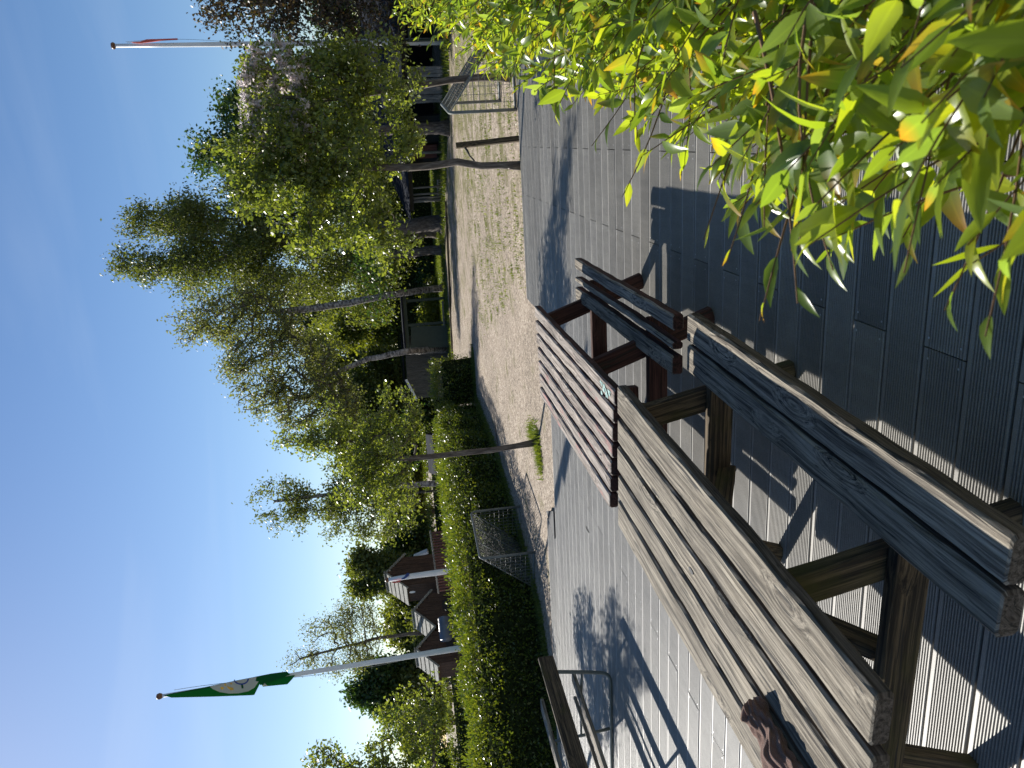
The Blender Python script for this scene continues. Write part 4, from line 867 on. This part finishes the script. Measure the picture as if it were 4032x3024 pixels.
# ------------------------------------------------------------------ willow shrub close to the camera at the right
MASK = [(1540, 2930), (1600, 2880), (1700, 2850), (1800, 2790), (1900, 2730), (2000, 2690), (2200, 2600), (2350, 2620), (2500, 2460), (2600, 2430), (2700, 2330), (2800, 2300), (2850, 2200), (2950, 2140), (3050, 2050), (3200, 1980), (3350, 1960), (3500, 2020), (3700, 1930), (3850, 1830), (4032, 1850), (4400, 1900)]
mV = np.array([q[0] for q in MASK]); mU = np.array([q[1] for q in MASK])
dV = np.array([1540, 1700, 1900, 2200, 2600, 3000, 3500, 4100, 4400]); dD = np.array([4.6, 3.9, 3.0, 2.2, 1.55, 1.12, .80, .62, .55])
rng = np.random.default_rng(101)
def leaves_rich(c, d, nr, L, Wd, curl, rnd):
    """lanceolate leaves: six stations, mid rib folded, curved along their length"""
    st = np.array([0, .12, .32, .55, .8, 1.0]); hw_ = np.array([.02, .55, 1.0, .92, .5, .02])/2
    side = unit(np.cross(d, nr)); N = len(c); V_ = []; Gg = []
    for s_, w_ in zip(st, hw_):
        cen = c+d*(L*s_)[:, None]-nr*(curl*L*s_*s_)[:, None]
        for sd in (-1, 0, 1):
            V_.append(cen+side*(sd*w_*Wd)[:, None]+nr*((abs(sd)*w_*.30*Wd)[:, None])); Gg.append(np.stack([np.full(N, abs(sd)*1.0), np.full(N, s_), rnd], 1))
    v = np.stack(V_, 1).reshape(-1, 3); g = np.stack(Gg, 1).reshape(-1, 3); fs = []
    for k in range(5):
        for j in range(2): fs.append((k*3+j, k*3+j+1, (k+1)*3+j+1, (k+1)*3+j))
    f = (np.array(fs)[None]+(np.arange(N)*18)[:, None, None]).reshape(-1, 4); return v, f, g
stems = MB(); LC = []; LD = []; LN = []; LL = []; LW = []; LK = []
NS = 0
def add_shoot(tip, root, nleaf, ls):
    tip = np.array(tip); root = np.array(root); L_ = np.linalg.norm(tip-root); mid = root*.5+tip*.5+np.array([.10*L_, 0, rng.uniform(-.12, .14)*L_])+rng.normal(0, .06*L_, 3)
    ts = np.linspace(0, 1, 9); pts = [root*(1-t_)**2+mid*2*t_*(1-t_)+tip*t_*t_ for t_ in ts]
    s0 = max(0, 1-min(.95, .42/L_)); stems.tube(pts, [.0036*(1-.75*t_) for t_ in ts], 5, cap=False)
    for k in range(nleaf):
        t_ = s0+(1-s0)*(k+.6)/nleaf; p = root*(1-t_)**2+mid*2*t_*(1-t_)+tip*t_*t_; tg = unit(2*(mid-root)*(1-t_)+2*(tip-mid)*t_)
        rv = unit(np.cross(tg, rng.normal(size=3))); sp = rng.uniform(.35, 1.1) if k < nleaf-2 else .2; d = unit(tg*math.cos(sp)+rv*math.sin(sp)+np.array([0, 0, -.12]))
        nr = unit(np.cross(np.cross(d, np.array([0, 0, 1.])+rng.normal(0, .5, 3)), d)); sz = ls*rng.uniform(.6, 1.15)*(1-.35*(t_ > .93))
        LC.append(p); LD.append(d); LN.append(nr); LL.append(sz); LW.append(sz*rng.uniform(.27, .40)); LK.append(rng.normal(.18, .22))
def shrub_batch(N, V0, V1, nleaf, extra=0.0):
    for _ in range(N):
        V_ = rng.uniform(V0, V1); um = np.interp(V_, mV, mU); U_ = um+(3250-um)*rng.uniform(0, 1)**1.0+rng.normal(0, 25); y = np.interp(V_, dV, dD)*rng.uniform(.82, 1.35)+extra
        tip = P(U_, V_, y); yr_ = y+rng.uniform(-.25, .35); root = np.array([tip[0]+rng.uniform(.12, .5), yr_, max(.1, tip[2]-rng.uniform(.25, .7))])
        if root[0] < tip[0]+.12: root[0] = tip[0]+.12+rng.uniform(0, .3)
        ls = .054+.036*min(1, max(0, (V_-1800)/1300)); add_shoot(tip, root, nleaf, ls)
shrub_batch(300, 1540, 2050, 30); shrub_batch(160, 2000, 2500, 25); shrub_batch(76, 2500, 3000, 20); shrub_batch(40, 3000, 3600, 15); shrub_batch(28, 3500, 4250, 13)
# a few hand-placed outer shoots over the deck
for (U_, V_, y, k) in ((2080, 2770, 1.35, 6), (1990, 2860, 1.2, 7), (1760, 2990, 1.05, 6), (1830, 3140, .98, 8), (1960, 3280, .9, 9), (2130, 3010, 1.05, 10), (2050, 3150, .95, 9), (1800, 3720, .8, 8), (1700, 3880, .74, 8), (1950, 3560, .82, 9), (2450, 2330, 1.9, 9), (2540, 2190, 2.1, 9), (2330, 2680, 1.5, 9), (2250, 2450, 1.6, 5)):
    tip = P(U_, V_, y); yr_ = y+.1; add_shoot(tip, (tip[0]+.42+rng.uniform(0, .15), yr_, tip[2]-rng.uniform(.0, .35)), k, .078)
LC = np.array(LC); LD = np.array(LD); LN = np.array(LN); LL = np.array(LL); LW = np.array(LW); LK = np.array(LK)
ok = np.linalg.norm(LC-np.array([0, 0, H]), axis=1) > .36; LC, LD, LN, LL, LW, LK = [q[ok] for q in (LC, LD, LN, LL, LW, LK)]
v, f, g = leaves_rich(LC, LD, LN, LL, LW, LK, rng.uniform(0, 1, len(LC)))
sh = thing('willow_shrub', 'large bright green willow shrub leaning over the deck close to the camera', 'shrub', (1.6, 2.0, ZG)); bs = np.array(sh.location)
build_np('leaves', v-bs, f, 'L_willow', sh, g=g, sm=True)
for k in range(26): yy_ = .2+k*.17; a_ = np.array([.95+.47*yy_+rng.normal(0, .1), yy_, ZG]); stems.tube([a_, a_+(rng.normal(0, .04), 0, .3), a_+(-.1+rng.normal(0, .08), rng.normal(0, .1), .7)], [.014, .011, .006], 6)
stems.build('stems', ['twig'], sh, bs)
print('leaves', len(LC))
